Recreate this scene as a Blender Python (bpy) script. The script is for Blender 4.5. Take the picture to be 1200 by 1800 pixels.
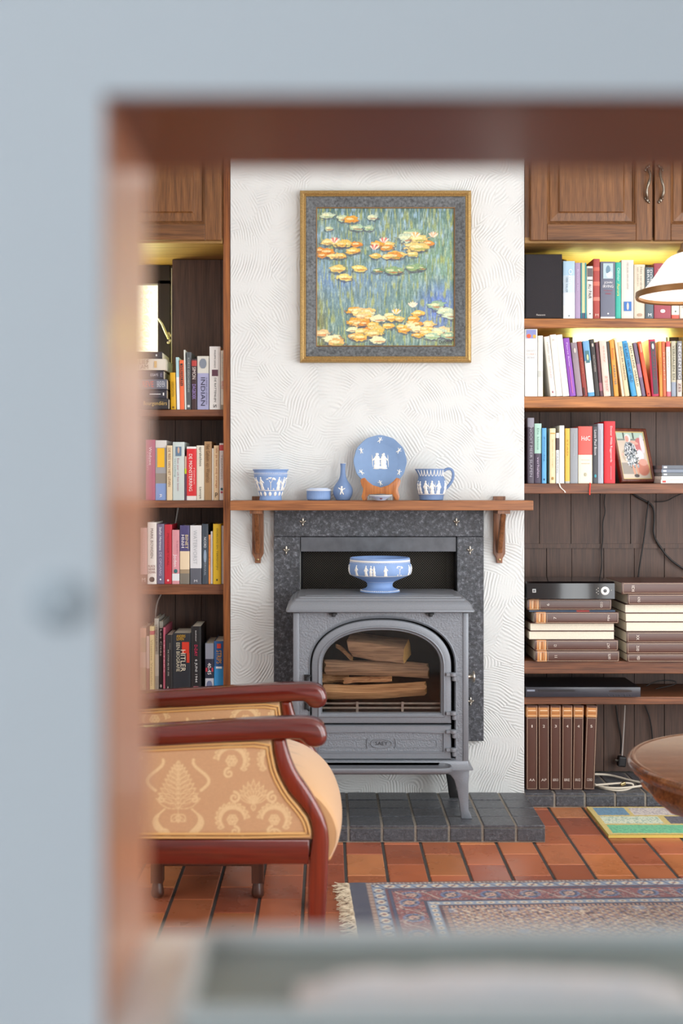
import bpy, math, random, bmesh
import numpy as np
from mathutils import Vector, Matrix, Euler
for o in list(bpy.data.objects): bpy.data.objects.remove(o)
S = bpy.context.scene
COL = S.collection
PI = math.pi
# ------------------------------------------------------------------ camera, world, lights, exposure
FPX = 2075.0; EYE = 1.15; CAMY = -4.15; VX = 575.0; VY = 845.0
cd = bpy.data.cameras.new('camera'); cam = bpy.data.objects.new('camera', cd); COL.objects.link(cam)
cd.sensor_fit = 'HORIZONTAL'; cd.sensor_width = 24.0; cd.lens = FPX/1200*24.0
cd.shift_x = 25/1200; cd.shift_y = -55/1200
cam.location = (0, CAMY, EYE); cam.rotation_euler = (PI/2, 0, 0)
cd.clip_start = 0.02
cd.dof.use_dof = True; cd.dof.focus_distance = 4.0; cd.dof.aperture_fstop = 3.0
S.camera = cam
S.view_settings.view_transform = 'Standard'; S.view_settings.look = 'None'
S.view_settings.gamma = 1.0; S.view_settings.exposure = 0.30; S.view_settings.use_curve_mapping = False
w = bpy.data.worlds.new('sky'); S.world = w; w.use_nodes = True
bg = w.node_tree.nodes['Background']; bg.inputs[0].default_value = (0.80, 0.90, 1.0, 1); bg.inputs[1].default_value = 1.2
def area(name, loc, rot, sx, sy, energy, col):
    l = bpy.data.lights.new(name, 'AREA'); l.shape = 'RECTANGLE'; l.size = sx; l.size_y = sy
    l.energy = energy; l.color = col
    o = bpy.data.objects.new(name, l); o.location = loc; o.rotation_euler = rot; COL.objects.link(o); return o
# window daylight from right and left; lights added in front wall and behind camera
area('window_and_fill_light', (2.52, -1.9, 1.25), (0, PI/2, 0), 2.0, 1.9, 50, (0.97, 0.985, 1.0))
area('window_and_fill_light', (1.75, -3.54, 1.15), (PI/2, 0, 0), 1.1, 2.0, 44, (0.95, 0.98, 1.0))  # added at a made-up window to light the fireplace side
area('window_and_fill_light', (-2.32, -2.0, 1.5), (0, -PI/2, 0), 1.5, 1.5, 16, (0.95, 0.97, 1.0))
area('window_and_fill_light', (-1.3, -6.3, 1.7), (PI/2, 0, -0.15), 1.8, 1.3, 36, (0.78, 0.89, 1.0))  # cool fill added behind the camera for the hatch wall; no window there
# green-tinted daylight entering by the two small alcove windows
area('window_and_fill_light', (1.13, 0.452, 1.76), (-PI/2-0.25, 0, 0), 0.38, 0.34, 9, (0.92, 1.0, 0.25))
area('window_and_fill_light', (-0.84, 0.452, 1.74), (-PI/2-0.25, 0, 0), 0.36, 0.32, 5, (1.0, 0.97, 0.35))
# ------------------------------------------------------------------ helpers
def lin(c):
    return c/12.92 if c <= 0.04045 else ((c+0.055)/1.055)**2.4
def hx(h):
    h = h.lstrip('#'); return tuple(lin(int(h[i:i+2], 16)/255) for i in (0, 2, 4))
def C(c): return hx(c) if isinstance(c, str) else c
def P(px, py, Z): return ((px-VX)*Z/FPX, Z+CAMY, EYE-(py-VY)*Z/FPX)
def X_(px, Z): return (px-VX)*Z/FPX
def Z_(py, Z): return EYE-(py-VY)*Z/FPX
class NT:
    def __init__(s, name):
        s.m = bpy.data.materials.new(name); s.m.use_nodes = True; s.t = s.m.node_tree
        s.b = s.t.nodes['Principled BSDF']
    def n(s, ty, **k):
        nd = s.t.nodes.new(ty)
        for a, v in k.items():
            if a.startswith('i_'):
                key = a[2:]; key = int(key) if key.isdigit() else key.replace('_', ' ')
                nd.inputs[key].default_value = v
            else: setattr(nd, a, v)
        return nd
    def l(s, a, b): s.t.links.new(a, b)
    def ramp(s, stops):
        r = s.n('ShaderNodeValToRGB'); e = r.color_ramp.elements
        while len(e) < len(stops): e.new(0.5)
        for i, (p, c) in enumerate(stops):
            e[i].position = p; e[i].color = (*C(c), 1) if not isinstance(c, (int, float)) else (c, c, c, 1)
        return r
    def coords(s, scale=(1, 1, 1), rnd=True):
        tc = s.n('ShaderNodeTexCoord'); mp = s.n('ShaderNodeMapping'); mp.inputs['Scale'].default_value = scale
        s.l(tc.outputs['Object'], mp.inputs['Vector'])
        if rnd:
            oi = s.n('ShaderNodeObjectInfo'); mu = s.n('ShaderNodeMath', operation='MULTIPLY'); mu.inputs[1].default_value = 37.0
            s.l(oi.outputs['Random'], mu.inputs[0]); s.l(mu.outputs[0], mp.inputs['Location'])
        return mp.outputs[0]
    def bump(s, h, strength=0.3, dist=0.002):
        b = s.n('ShaderNodeBump'); b.inputs['Strength'].default_value = strength; b.inputs['Distance'].default_value = dist
        s.l(h, b.inputs['Height']); s.l(b.outputs[0], s.b.inputs['Normal']); return b
_mc = {}
def mat(col, rough=0.5, metal=0.0, var=0.0, bump=0.0, scale=60.0, coat=0.0, name=None):
    key = (col, rough, metal, var, bump, scale, coat, name)
    if key in _mc: return _mc[key]
    t = NT(name or 'surface'); c = C(col)
    t.b.inputs['Base Color'].default_value = (*c, 1); t.b.inputs['Roughness'].default_value = rough
    t.b.inputs['Metallic'].default_value = metal; t.b.inputs['Coat Weight'].default_value = coat
    if var or bump:
        v = t.coords((1, 1, 1)); nz = t.n('ShaderNodeTexNoise'); nz.inputs['Scale'].default_value = scale; nz.inputs['Detail'].default_value = 4
        t.l(v, nz.inputs['Vector'])
        if var:
            r = t.ramp([(0.3, tuple(x*(1-var) for x in c)), (0.7, tuple(min(1, x*(1+var)) for x in c))])
            t.l(nz.outputs[0], r.inputs[0]); t.l(r.outputs[0], t.b.inputs['Base Color'])
        if bump: t.bump(nz.outputs[0], bump, 0.003)
    _mc[key] = t.m; return t.m
def wood(name, dark, light, axis='X', sc=1.0, rough=0.42, coat=0.0, contrast=(0.32, 0.7), figure=0.0):
    t = NT(name); lo, hi = 1.2*sc, 16*sc
    s3 = [hi, hi, hi]; s3['XYZ'.index(axis)] = lo
    v = t.coords(tuple(s3))
    n1 = t.n('ShaderNodeTexNoise'); n1.inputs['Scale'].default_value = 1.6; n1.inputs['Detail'].default_value = 6; n1.inputs['Distortion'].default_value = 0.9
    t.l(v, n1.inputs['Vector'])
    wv = t.n('ShaderNodeTexWave'); wv.inputs['Scale'].default_value = 0.9; wv.inputs['Distortion'].default_value = 6; wv.inputs['Detail'].default_value = 3
    wv.bands_direction = 'DIAGONAL'; t.l(v, wv.inputs['Vector'])
    s4 = [220*sc]*3; s4['XYZ'.index(axis)] = 9*sc
    v2 = t.coords(tuple(s4)); n2 = t.n('ShaderNodeTexNoise'); n2.inputs['Scale'].default_value = 1.0; n2.inputs['Detail'].default_value = 2
    t.l(v2, n2.inputs['Vector'])
    a = t.n('ShaderNodeMix', data_type='FLOAT'); a.inputs[0].default_value = 0.16; t.l(n1.outputs[0], a.inputs[2]); t.l(wv.outputs['Fac'], a.inputs[3])
    b = t.n('ShaderNodeMix', data_type='FLOAT'); b.inputs[0].default_value = 0.55; t.l(a.outputs[0], b.inputs[2]); t.l(n2.outputs[0], b.inputs[3])
    r = t.ramp([(contrast[0], dark), (contrast[1], light)]); t.l(b.outputs[0], r.inputs[0]); t.l(r.outputs[0], t.b.inputs['Base Color'])
    t.b.inputs['Roughness'].default_value = rough; t.b.inputs['Coat Weight'].default_value = coat; t.b.inputs['Coat Roughness'].default_value = 0.12
    t.bump(b.outputs[0], 0.25, 0.0012); return t.m
def paint(name, rough=0.7, bump=0.0, bscale=300, sheen=0.0, coat=0.0):
    t = NT(name); a = t.n('ShaderNodeVertexColor'); a.layer_name = 'Col'; t.l(a.outputs['Color'], t.b.inputs['Base Color'])
    t.b.inputs['Roughness'].default_value = rough; t.b.inputs['Sheen Weight'].default_value = sheen; t.b.inputs['Coat Weight'].default_value = coat
    if bump:
        v = t.coords((1, 1, 1)); nz = t.n('ShaderNodeTexNoise'); nz.inputs['Scale'].default_value = bscale; t.l(v, nz.inputs['Vector']); t.bump(nz.outputs[0], bump, 0.002)
    return t.m
class MB:
    def __init__(s): s.v = []; s.f = []; s.m = []; s.c = []
    def add(s, vs, fs, m=0, col=None):
        o = len(s.v); s.v += [tuple(p) for p in vs]; s.f += [tuple(i+o for i in f) for f in fs]
        s.m += [m]*len(fs) if not isinstance(m, list) else m
        s.c += [col]*len(fs); return s
    def box(s, x0, x1, y0, y1, z0, z1, m=0, col=None):
        vs = [(x, y, z) for z in (z0, z1) for y in (y0, y1) for x in (x0, x1)]
        return s.add(vs, [(0, 2, 3, 1), (4, 5, 7, 6), (0, 1, 5, 4), (2, 6, 7, 3), (0, 4, 6, 2), (1, 3, 7, 5)], m, col)
    def rbox(s, c, size, rot, m=0, col=None):
        R = Euler(rot).to_matrix(); a, b, d = [q/2 for q in size]
        vs = [Vector(c)+R@Vector((x, y, z)) for z in (-d, d) for y in (-b, b) for x in (-a, a)]
        return s.add(vs, [(0, 2, 3, 1), (4, 5, 7, 6), (0, 1, 5, 4), (2, 6, 7, 3), (0, 4, 6, 2), (1, 3, 7, 5)], m, col)
    def loft(s, loops, m=0, cap0=True, cap1=True, closed=True, col=None):
        n = len(loops[0]); vs = [p for L in loops for p in L]; fs = []
        for i in range(len(loops)-1):
            for j in range(n if closed else n-1):
                k = (j+1) % n; fs.append((i*n+j, i*n+k, (i+1)*n+k, (i+1)*n+j))
        if cap0: fs.append(tuple(range(n-1, -1, -1)))
        if cap1: fs.append(tuple((len(loops)-1)*n+j for j in range(n)))
        return s.add(vs, fs, m, col)
    def lathe(s, prof, c=(0, 0, 0), n=48, m=0, cap0=True, cap1=True, wob=None):
        loops = []
        for r, z in prof:
            loops.append([(c[0]+r*(1 if not wob else wob(2*PI*j/n, z))*math.cos(2*PI*j/n), c[1]+r*(1 if not wob else wob(2*PI*j/n, z))*math.sin(2*PI*j/n), c[2]+z) for j in range(n)])
        return s.loft(loops, m, cap0, cap1)
    def tube(s, pts, r, n=8, m=0, cap=True):
        pts = [Vector(p) for p in pts]; loops = []; up = Vector((0.13, 0.21, 0.97)); N = len(pts)
        for i, p in enumerate(pts):
            d = (pts[min(i+1, N-1)]-pts[max(i-1, 0)])
            if d.length < 1e-9: d = Vector((0, 0, 1))
            d.normalize()
            if i == 0:
                a = d.cross(up)
                if a.length < 0.1: a = d.cross(Vector((1, 0, 0)))
                a.normalize()
            else:
                a = (a-d*a.dot(d)).normalized()
            b = d.cross(a); rr = r(i/(N-1)) if callable(r) else r
            ra, rb = rr if isinstance(rr, tuple) else (rr, rr)
            loops.append([p+a*ra*math.cos(2*PI*j/n)+b*rb*math.sin(2*PI*j/n) for j in range(n)])
        return s.loft(loops, m, cap, cap)
    def prism(s, poly, y0, y1, m=0, ch=0.0, axis='y', col=None):
        """poly of (a,b); extruded along y (or x / z); ch = rounded chamfer"""
        def pt(a, b, t): return (a, t, b) if axis == 'y' else ((t, a, b) if axis == 'x' else (a, b, t))
        if ch:
            cx = sum(p[0] for p in poly)/len(poly); inn = inset(poly, ch); mid = inset(poly, ch*0.3)
            L = [[pt(a, b, y0) for a, b in inn], [pt(a, b, y0+ch*0.3) for a, b in mid], [pt(a, b, y0+ch) for a, b in poly],
                 [pt(a, b, y1-ch) for a, b in poly], [pt(a, b, y1-ch*0.3) for a, b in mid], [pt(a, b, y1) for a, b in inn]]
        else: L = [[pt(a, b, y0) for a, b in poly], [pt(a, b, y1) for a, b in poly]]
        return s.loft(L, m, col=col)
    def ball(s, c, r, n=12, m=0, rot=None):
        if not isinstance(r, tuple): r = (r, r, r)
        loops = []
        R = Euler(rot).to_matrix() if rot else None
        for i in range(1, n//2):
            th = PI*i/(n//2); L = []
            for j in range(n):
                p = Vector((r[0]*math.sin(th)*math.cos(2*PI*j/n), r[1]*math.sin(th)*math.sin(2*PI*j/n), -r[2]*math.cos(th)))
                if R: p = R@p
                L.append(Vector(c)+p)
            loops.append(L)
        return s.loft(loops, m)
    def build(s, name, mats, parent=None, smooth=None, bevel=0.0, seg=2, world=True, off=None):
        me = bpy.data.meshes.new(name)
        vs = s.v
        if parent is not None and world:
            L = parent.location; vs = [(a-L[0], b-L[1], c-L[2]) for a, b, c in vs]
        me.from_pydata(vs, [], s.f); me.update()
        if not isinstance(mats, (list, tuple)): mats = [mats]
        for q in mats: me.materials.append(q)
        me.polygons.foreach_set('material_index', s.m)
        if any(c is not None for c in s.c):
            at = me.color_attributes.new('Col', 'FLOAT_COLOR', 'CORNER'); arr = []
            for p, c in zip(me.polygons, s.c):
                c = c or (0.5, 0.5, 0.5); arr += [c[0], c[1], c[2], 1.0]*p.loop_total
            at.data.foreach_set('color', arr)
        fix(me)
        if smooth is not None:
            me.polygons.foreach_set('use_smooth', [True]*len(me.polygons)); me.set_sharp_from_angle(angle=math.radians(smooth))
        o = bpy.data.objects.new(name, me); COL.objects.link(o)
        if parent is not None: o.parent = parent
        if bevel:
            b = o.modifiers.new('bevel', 'BEVEL'); b.width = bevel; b.segments = seg; b.limit_method = 'ANGLE'; b.angle_limit = 0.6
        return o
def fix(me):
    bm = bmesh.new(); bm.from_mesh(me); bmesh.ops.recalc_face_normals(bm, faces=bm.faces); bm.to_mesh(me); bm.free()
def inset(poly, d):
    n = len(poly); A = sum(poly[i][0]*poly[(i+1) % n][1]-poly[(i+1) % n][0]*poly[i][1] for i in range(n)); sg = 1 if A > 0 else -1
    out = []
    for i in range(n):
        p0, p1, p2 = Vector(poly[i-1]), Vector(poly[i]), Vector(poly[(i+1) % n])
        a = (p1-p0); b = (p2-p1)
        a = a.normalized() if a.length > 1e-9 else Vector((1, 0)); b = b.normalized() if b.length > 1e-9 else a
        na, nb = Vector((-a.y, a.x))*sg, Vector((-b.y, b.x))*sg
        k = (na+nb); k = k.normalized() if k.length > 1e-6 else na
        q = max(0.5, k.dot(na)); out.append(tuple(p1+k*(d/q)))
    return out
def smoothpoly(pts, it=2, closed=True):
    for _ in range(it):
        o = []; n = len(pts)
        for i in range(n if closed else n-1):
            p, q = pts[i], pts[(i+1) % n]
            o.append(tuple(0.75*a+0.25*b for a, b in zip(p, q))); o.append(tuple(0.25*a+0.75*b for a, b in zip(p, q)))
        if not closed: o = [pts[0]]+o+[pts[-1]]
        pts = o
    return pts
def grid(name, xs, ys, fpos, colors, material, parent=None, world=True, smooth=True, wrap=None):
    """grid mesh; colours (ny,nx,3) linear"""
    nx, ny = len(xs), len(ys); XX, YY = np.meshgrid(xs, ys)
    pos = np.stack(fpos(XX, YY), -1).reshape(-1, 3)
    if parent is not None and world: pos = pos-np.array(parent.location)
    idx = np.arange(nx*ny).reshape(ny, nx)
    f = np.stack([idx[:-1, :-1], idx[:-1, 1:], idx[1:, 1:], idx[1:, :-1]], -1).reshape(-1, 4)
    me = bpy.data.meshes.new(name); me.from_pydata(pos.tolist(), [], f.tolist()); me.update()
    at = me.color_attributes.new('Col', 'FLOAT_COLOR', 'POINT')
    at.data.foreach_set('color', np.concatenate([colors.reshape(-1, 3), np.ones((nx*ny, 1))], 1).astype(np.float32).ravel())
    me.materials.append(material)
    if smooth: me.polygons.foreach_set('use_smooth', [True]*len(me.polygons))
    o = bpy.data.objects.new(name, me); COL.objects.link(o)
    if parent is not None: o.parent = parent
    return o
def vnoise(x, y, seed=0):
    def h(i, j):
        n = (i*374761393+j*668265263+seed*1442695041) & 0xffffffff
        n = ((n ^ (n >> 13))*1274126177) & 0xffffffff
        return ((n ^ (n >> 16)) & 0xffff)/65535.0
    xi = np.floor(x).astype(np.int64); yi = np.floor(y).astype(np.int64); fx = x-xi; fy = y-yi
    fx = fx*fx*(3-2*fx); fy = fy*fy*(3-2*fy)
    return (h(xi, yi)*(1-fx)+h(xi+1, yi)*fx)*(1-fy)+(h(xi, yi+1)*(1-fx)+h(xi+1, yi+1)*fx)*fy
def lerpc(A, c, m): return A*(1-m[..., None])+np.array(C(c))*m[..., None]
def thing(name, loc, label, cat, group=None, rot=(0, 0, 0)):
    o = bpy.data.objects.new(name, None); o.empty_display_size = 0.05; COL.objects.link(o); o.location = loc; o.rotation_euler = rot
    return tag(o, label, cat, group)
def tag(o, label, cat, group=None):
    o['label'] = label; o['category'] = cat
    if group: o['group'] = group
    return o
def struct(o): o['kind'] = 'structure'; return o
# text outlines come from a scratch scene with nothing else in it
_ts = bpy.data.scenes.new('scratch'); _tc = {}
def glyphs(s):
    if s in _tc: return _tc[s]
    cu = bpy.data.curves.new('t', 'FONT'); cu.body = s; cu.resolution_u = 2; cu.size = 1.0
    o = bpy.data.objects.new('t', cu); _ts.collection.objects.link(o); vl = _ts.view_layers[0]; vl.update()
    me = bpy.data.meshes.new_from_object(o.evaluated_get(vl.depsgraph))
    v = np.array([p.co[:2] for p in me.vertices]); f = [tuple(p.vertices) for p in me.polygons]
    bpy.data.meshes.remove(me); _ts.collection.objects.unlink(o); bpy.data.objects.remove(o); bpy.data.curves.remove(cu)
    v = v-v.min(0); v = v/v.max(0)
    _tc[s] = (v, f); return _tc[s]
def put_text(mb, s, origin, ux, uy, wd, ht, m=0, bold=0):
    """text filling a box: origin corner, unit vectors, width, height"""
    v, f = glyphs(s); O, a, b = Vector(origin), Vector(ux), Vector(uy)
    mb.add([tuple(O+a*(p[0]*wd)+b*(p[1]*ht)) for p in v], f, m)
# ------------------------------------------------------------------ materials
def plaster():
    t = NT('combed_plaster'); v = t.coords((1, 1, 1), False)
    nz = t.n('ShaderNodeTexNoise'); nz.inputs['Scale'].default_value = 5.0; nz.inputs['Detail'].default_value = 2
    t.l(v, nz.inputs['Vector'])
    va = t.n('ShaderNodeVectorMath', operation='MULTIPLY_ADD'); va.inputs[1].default_value = (0.07, 0.07, 0.07); t.l(nz.outputs['Color'], va.inputs[0]); t.l(v, va.inputs[2])
    vo = t.n('ShaderNodeTexVoronoi'); vo.inputs['Scale'].default_value = 7.0; t.l(va.outputs[0], vo.inputs['Vector'])
    # every sweep of the comb is an arc about a point well outside its own patch
    of = t.n('ShaderNodeVectorMath', operation='MULTIPLY_ADD'); of.inputs[1].default_value = (0.75, 0.0, 0.75); t.l(vo.outputs['Color'], of.inputs[0]); t.l(vo.outputs['Position'], of.inputs[2])
    o2 = t.n('ShaderNodeVectorMath', operation='ADD'); o2.inputs[1].default_value = (-0.37, 0, -0.37); t.l(of.outputs[0], o2.inputs[0])
    ds = t.n('ShaderNodeVectorMath', operation='DISTANCE'); t.l(va.outputs[0], ds.inputs[0]); t.l(o2.outputs[0], ds.inputs[1])
    n2 = t.n('ShaderNodeTexNoise'); n2.inputs['Scale'].default_value = 13.0; n2.inputs['Detail'].default_value = 5; t.l(v, n2.inputs['Vector'])
    m1 = t.n('ShaderNodeMath', operation='MULTIPLY_ADD'); m1.inputs[1].default_value = 640.0; t.l(ds.outputs['Value'], m1.inputs[0])
    m2 = t.n('ShaderNodeMath', operation='MULTIPLY'); m2.inputs[1].default_value = 7.0; t.l(n2.outputs[0], m2.inputs[0]); t.l(m2.outputs[0], m1.inputs[2])
    sn = t.n('ShaderNodeMath', operation='SINE'); t.l(m1.outputs[0], sn.inputs[0])
    n3 = t.n('ShaderNodeTexNoise'); n3.inputs['Scale'].default_value = 15.0; n3.inputs['Detail'].default_value = 4; t.l(v, n3.inputs['Vector'])
    r3 = t.ramp([(0.40, 0.02), (0.60, 1.0)]); t.l(n3.outputs[0], r3.inputs[0])
    mm = t.n('ShaderNodeMath', operation='MULTIPLY'); t.l(sn.outputs[0], mm.inputs[0]); t.l(r3.outputs[0], mm.inputs[1])
    n4 = t.n('ShaderNodeTexNoise'); n4.inputs['Scale'].default_value = 120.0; n4.inputs['Detail'].default_value = 4; t.l(v, n4.inputs['Vector'])
    ad = t.n('ShaderNodeMath', operation='MULTIPLY_ADD'); ad.inputs[1].default_value = 0.7; t.l(n4.outputs[0], ad.inputs[0]); t.l(mm.outputs[0], ad.inputs[2])
    t.bump(ad.outputs[0], 0.5, 0.0020)
    t.b.inputs['Base Color'].default_value = (*hx('#d6d9d7'), 1); t.b.inputs['Roughness'].default_value = 0.75
    return t.m
PLASTER = plaster()
WALLW = mat('#e4e6e8', 0.8, bump=0.05, scale=30); CEIL = mat('#eeeeec', 0.9); WARMW = mat('#e6e2da', 0.85)
OAK = wood('oak_shelf', '#66360f', '#bd7a3a', 'X', 1.0, 0.45)
OAKV = wood('oak_upright', '#5a2c0f', '#a5642e', 'Z', 1.0, 0.45)
MANT = wood('mantel_oak', '#70401e', '#ad7040', 'X', 1.0, 0.45)
MANTV = wood('bracket_oak', '#52301c', '#94623f', 'Z', 1.0, 0.4)
CABV = wood('cabinet_oak', '#4a2b12', '#8a5c33', 'Z', 1.5, 0.4, contrast=(0.3, 0.72))
CABH = wood('cabinet_oak_rail', '#452810', '#84572f', 'X', 1.5, 0.4, contrast=(0.3, 0.72))
DARKV = wood('dark_plank', '#2a1a12', '#65493a', 'Z', 1.0, 0.55, contrast=(0.25, 0.8))
SHD = wood('brown_shelf', '#4c2a18', '#8a5636', 'X', 1.0, 0.5)
MAHX = wood('mahogany', '#300604', '#741d0e', 'X', 0.7, 0.22, 0.7, contrast=(0.2, 0.85))
MAHZ = wood('mahogany_upright', '#360704', '#8a2a12', 'Z', 0.7, 0.22, 0.7, contrast=(0.2, 0.85))
WAL = wood('walnut_table', '#4a2812', '#8a5630', 'X', 0.8, 0.2, 0.5)
REV = wood('reveal_wood_lit', '#b0704c', '#cf9672', 'Y', 0.6, 0.28, 0.3, contrast=(0.1, 0.9))  # jamb lining, the light falling on it mixed into a paler wood colour
REV_SHADED = wood('reveal_wood_shaded', '#5c2c16', '#7a3e22', 'X', 0.6, 0.32, 0.15, contrast=(0.1, 0.9))  # same wood under the lintel, its shade put into the darker colour
STAND = wood('stand_wood', '#8a4a1e', '#c07a3c', 'Z', 1.5, 0.35, 0.3)
def slate(stops=((0.36, '#26282c'), (0.54, '#45484e'), (0.70, '#82868e')), rough=0.45):
    t = NT('slate'); v = t.coords((1, 1, 1), False)
    n = t.n('ShaderNodeTexNoise'); n.inputs['Scale'].default_value = 95; n.inputs['Detail'].default_value = 8; n.inputs['Distortion'].default_value = 0.3; n.inputs['Roughness'].default_value = 0.7; t.l(v, n.inputs['Vector'])
    r = t.ramp(list(stops)); t.l(n.outputs[0], r.inputs[0]); t.l(r.outputs[0], t.b.inputs['Base Color'])
    t.b.inputs['Roughness'].default_value = rough; t.bump(n.outputs[0], 0.5, 0.004); return t.m
SLATE = slate(); SLATEP = slate(((0.34, '#37393d'), (0.54, '#4e5157'), (0.72, '#74787f')), 0.3)
SLAT2 = mat('#53565c', 0.4, var=0.2, bump=0.2, scale=25)
MORT = mat('#8e877c', 0.9, var=0.2, bump=0.3, scale=200)
MORTD = mat('#4c4a48', 0.9, var=0.2, bump=0.3, scale=200)
STOVE = mat('#7d8289', 0.40, metal=0.25, var=0.05, bump=0.12, scale=260, name='enamelled_iron')
STOVER = mat('#7d8289', 0.48, metal=0.25, var=0.05, bump=0.8, scale=190, name='rough_iron')
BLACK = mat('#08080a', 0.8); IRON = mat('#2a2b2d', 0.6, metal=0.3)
PEWTER = mat('#b8b2a6', 0.3, metal=1.0, var=0.15, scale=200); BRASS = mat('#a8946a', 0.3, metal=0.9)
PAINT = paint('painted', 0.6); RUGM = paint('wool_pile', 0.95, 0.6, 700, 0.3); FABM = paint('damask', 0.75, 0.25, 900, 0.4)
ARTM = paint('oil_paint', 0.5, 0.5, 260)
# ------------------------------------------------------------------ room shell
def tiles():
    t = NT('terracotta'); a = t.n('ShaderNodeVertexColor'); a.layer_name = 'Col'; v = t.coords((1, 1, 1), False)
    n = t.n('ShaderNodeTexNoise'); n.inputs['Scale'].default_value = 9; n.inputs['Detail'].default_value = 3; t.l(v, n.inputs['Vector'])
    r = t.ramp([(0.25, 0.78), (0.75, 1.0)]); t.l(n.outputs[0], r.inputs[0])
    mx = t.n('ShaderNodeMix', data_type='RGBA', blend_type='MULTIPLY'); mx.inputs[0].default_value = 0.9
    t.l(a.outputs['Color'], mx.inputs[6]); t.l(r.outputs[0], mx.inputs[7]); t.l(mx.outputs[2], t.b.inputs['Base Color'])
    rr = t.ramp([(0.3, 0.22), (0.7, 0.4)]); t.l(n.outputs[0], rr.inputs[0]); t.l(rr.outputs[0], t.b.inputs['Roughness'])
    t.bump(n.outputs[0], 0.15, 0.003); return t.m
random.seed(4)
fl = MB(); fl.box(-2.4, 2.6, -7.5, 0.6, -0.1, -0.003, 1, (0.1, 0.1, 0.1))
pal = ['#cc7e56', '#c47452', '#d28656', '#b4684a', '#d88e5e', '#c2724e', '#ac6046', '#d08252']
def chamf_tile(mb, x0, x1, y0, y1, z0, z1, m, col, c=0.0022):
    L = [[(x0, y0, z0), (x1, y0, z0), (x1, y1, z0), (x0, y1, z0)], [(x0, y0, z1-c), (x1, y0, z1-c), (x1, y1, z1-c), (x0, y1, z1-c)],
         [(x0+c, y0+c, z1), (x1-c, y0+c, z1), (x1-c, y1-c, z1), (x0+c, y1-c, z1)]]
    mb.loft(L, m, cap0=False, col=col)
for i in range(-20, 21):
    x0 = 0.0545+i*0.1205
    for j in range(-19, 4):
        y0 = -0.514+j*0.197+(0.098 if i % 2 else 0)
        if x0 < -2.35 or x0 > 2.5 or y0 > 0.0 or y0 < -3.5: continue
        c = hx(random.choice(pal)); k = random.uniform(0.8, 1.1)
        x1 = x0+0.1205; y1 = y0+0.197
        chamf_tile(fl, x0+0.0045, x1-0.0045, y0+0.0015, y1-0.0015, -0.01, 0, 0, tuple(q*k for q in c))
struct(fl.build('floor', [tiles(), MORTD]))
CX0, CX1 = -0.34, 0.692
wb = MB()
FX0, FX1, FZ0, FZ1 = -0.094, 0.455, 0.24, 0.99
wb.box(CX0, FX0, 0, 0.45, 0, 2.5).box(FX1, CX1, 0, 0.45, 0, 2.5).box(FX0, FX1, 0, 0.45, FZ1, 2.5).box(FX0, FX1, 0, 0.45, 0, FZ0)
struct(wb.build('wall_chimney', PLASTER))
fb = MB(); fb.box(FX0, FX1, 0.3, 0.44, FZ0, FZ1).box(FX0, FX0+.006, 0.004, .3, FZ0, FZ1).box(FX1-.006, FX1, 0.004, .3, FZ0, FZ1).box(FX0+.006, FX1-.006, 0.004, .3, FZ1-.006, FZ1).box(FX0+.006, FX1-.006, 0.004, .3, FZ0, FZ0+.006); struct(fb.build('trim_firebox', BLACK))
WR = (0.93, 1.33, 1.56, 1.95); WL = (-1.04, -0.64, 1.56, 1.925)
wk = MB(); xs = [-2.4, WL[0], WL[1], WR[0], WR[1], 2.6]
wk.box(xs[0], xs[1], 0.46, 0.6, 0, 2.5).box(xs[2], xs[3], 0.46, 0.6, 0, 2.5).box(xs[4], xs[5], 0.46, 0.6, 0, 2.5)
for q in (WL, WR): wk.box(q[0], q[1], 0.46, 0.6, 0, q[2]).box(q[0], q[1], 0.46, 0.6, q[3], 2.5)
wk.box(-2.4, -1.62, 0, 0.46, 0, 2.5); wk.box(2.06, 2.6, 0, 0.46, 0, 2.5)
struct(wk.build('wall_back', WARMW))
def glasspane():
    t = NT('frosted_glass_daylight'); v = t.coords((1, 1, 1), False)
    n = t.n('ShaderNodeTexNoise'); n.inputs['Scale'].default_value = 18; n.inputs['Distortion'].default_value = 3.5; n.inputs['Detail'].default_value = 2; t.l(v, n.inputs['Vector'])
    r = t.ramp([(0.38, (0.95, 0.92, 0.5)), (0.5, (1.0, 0.98, 0.85)), (0.64, (0.85, 0.75, 0.40))]); t.l(n.outputs[0], r.inputs[0])
    t.l(r.outputs[0], t.b.inputs['Emission Color']); t.b.inputs['Emission Strength'].default_value = 1.5
    t.b.inputs['Base Color'].default_value = (0.8, 0.8, 0.6, 1); t.b.inputs['Roughness'].default_value = 0.3; t.bump(n.outputs[0], 0.5, 0.01); return t.m
PANE = glasspane(); FRAMED = mat('#231811', 0.5)
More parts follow.
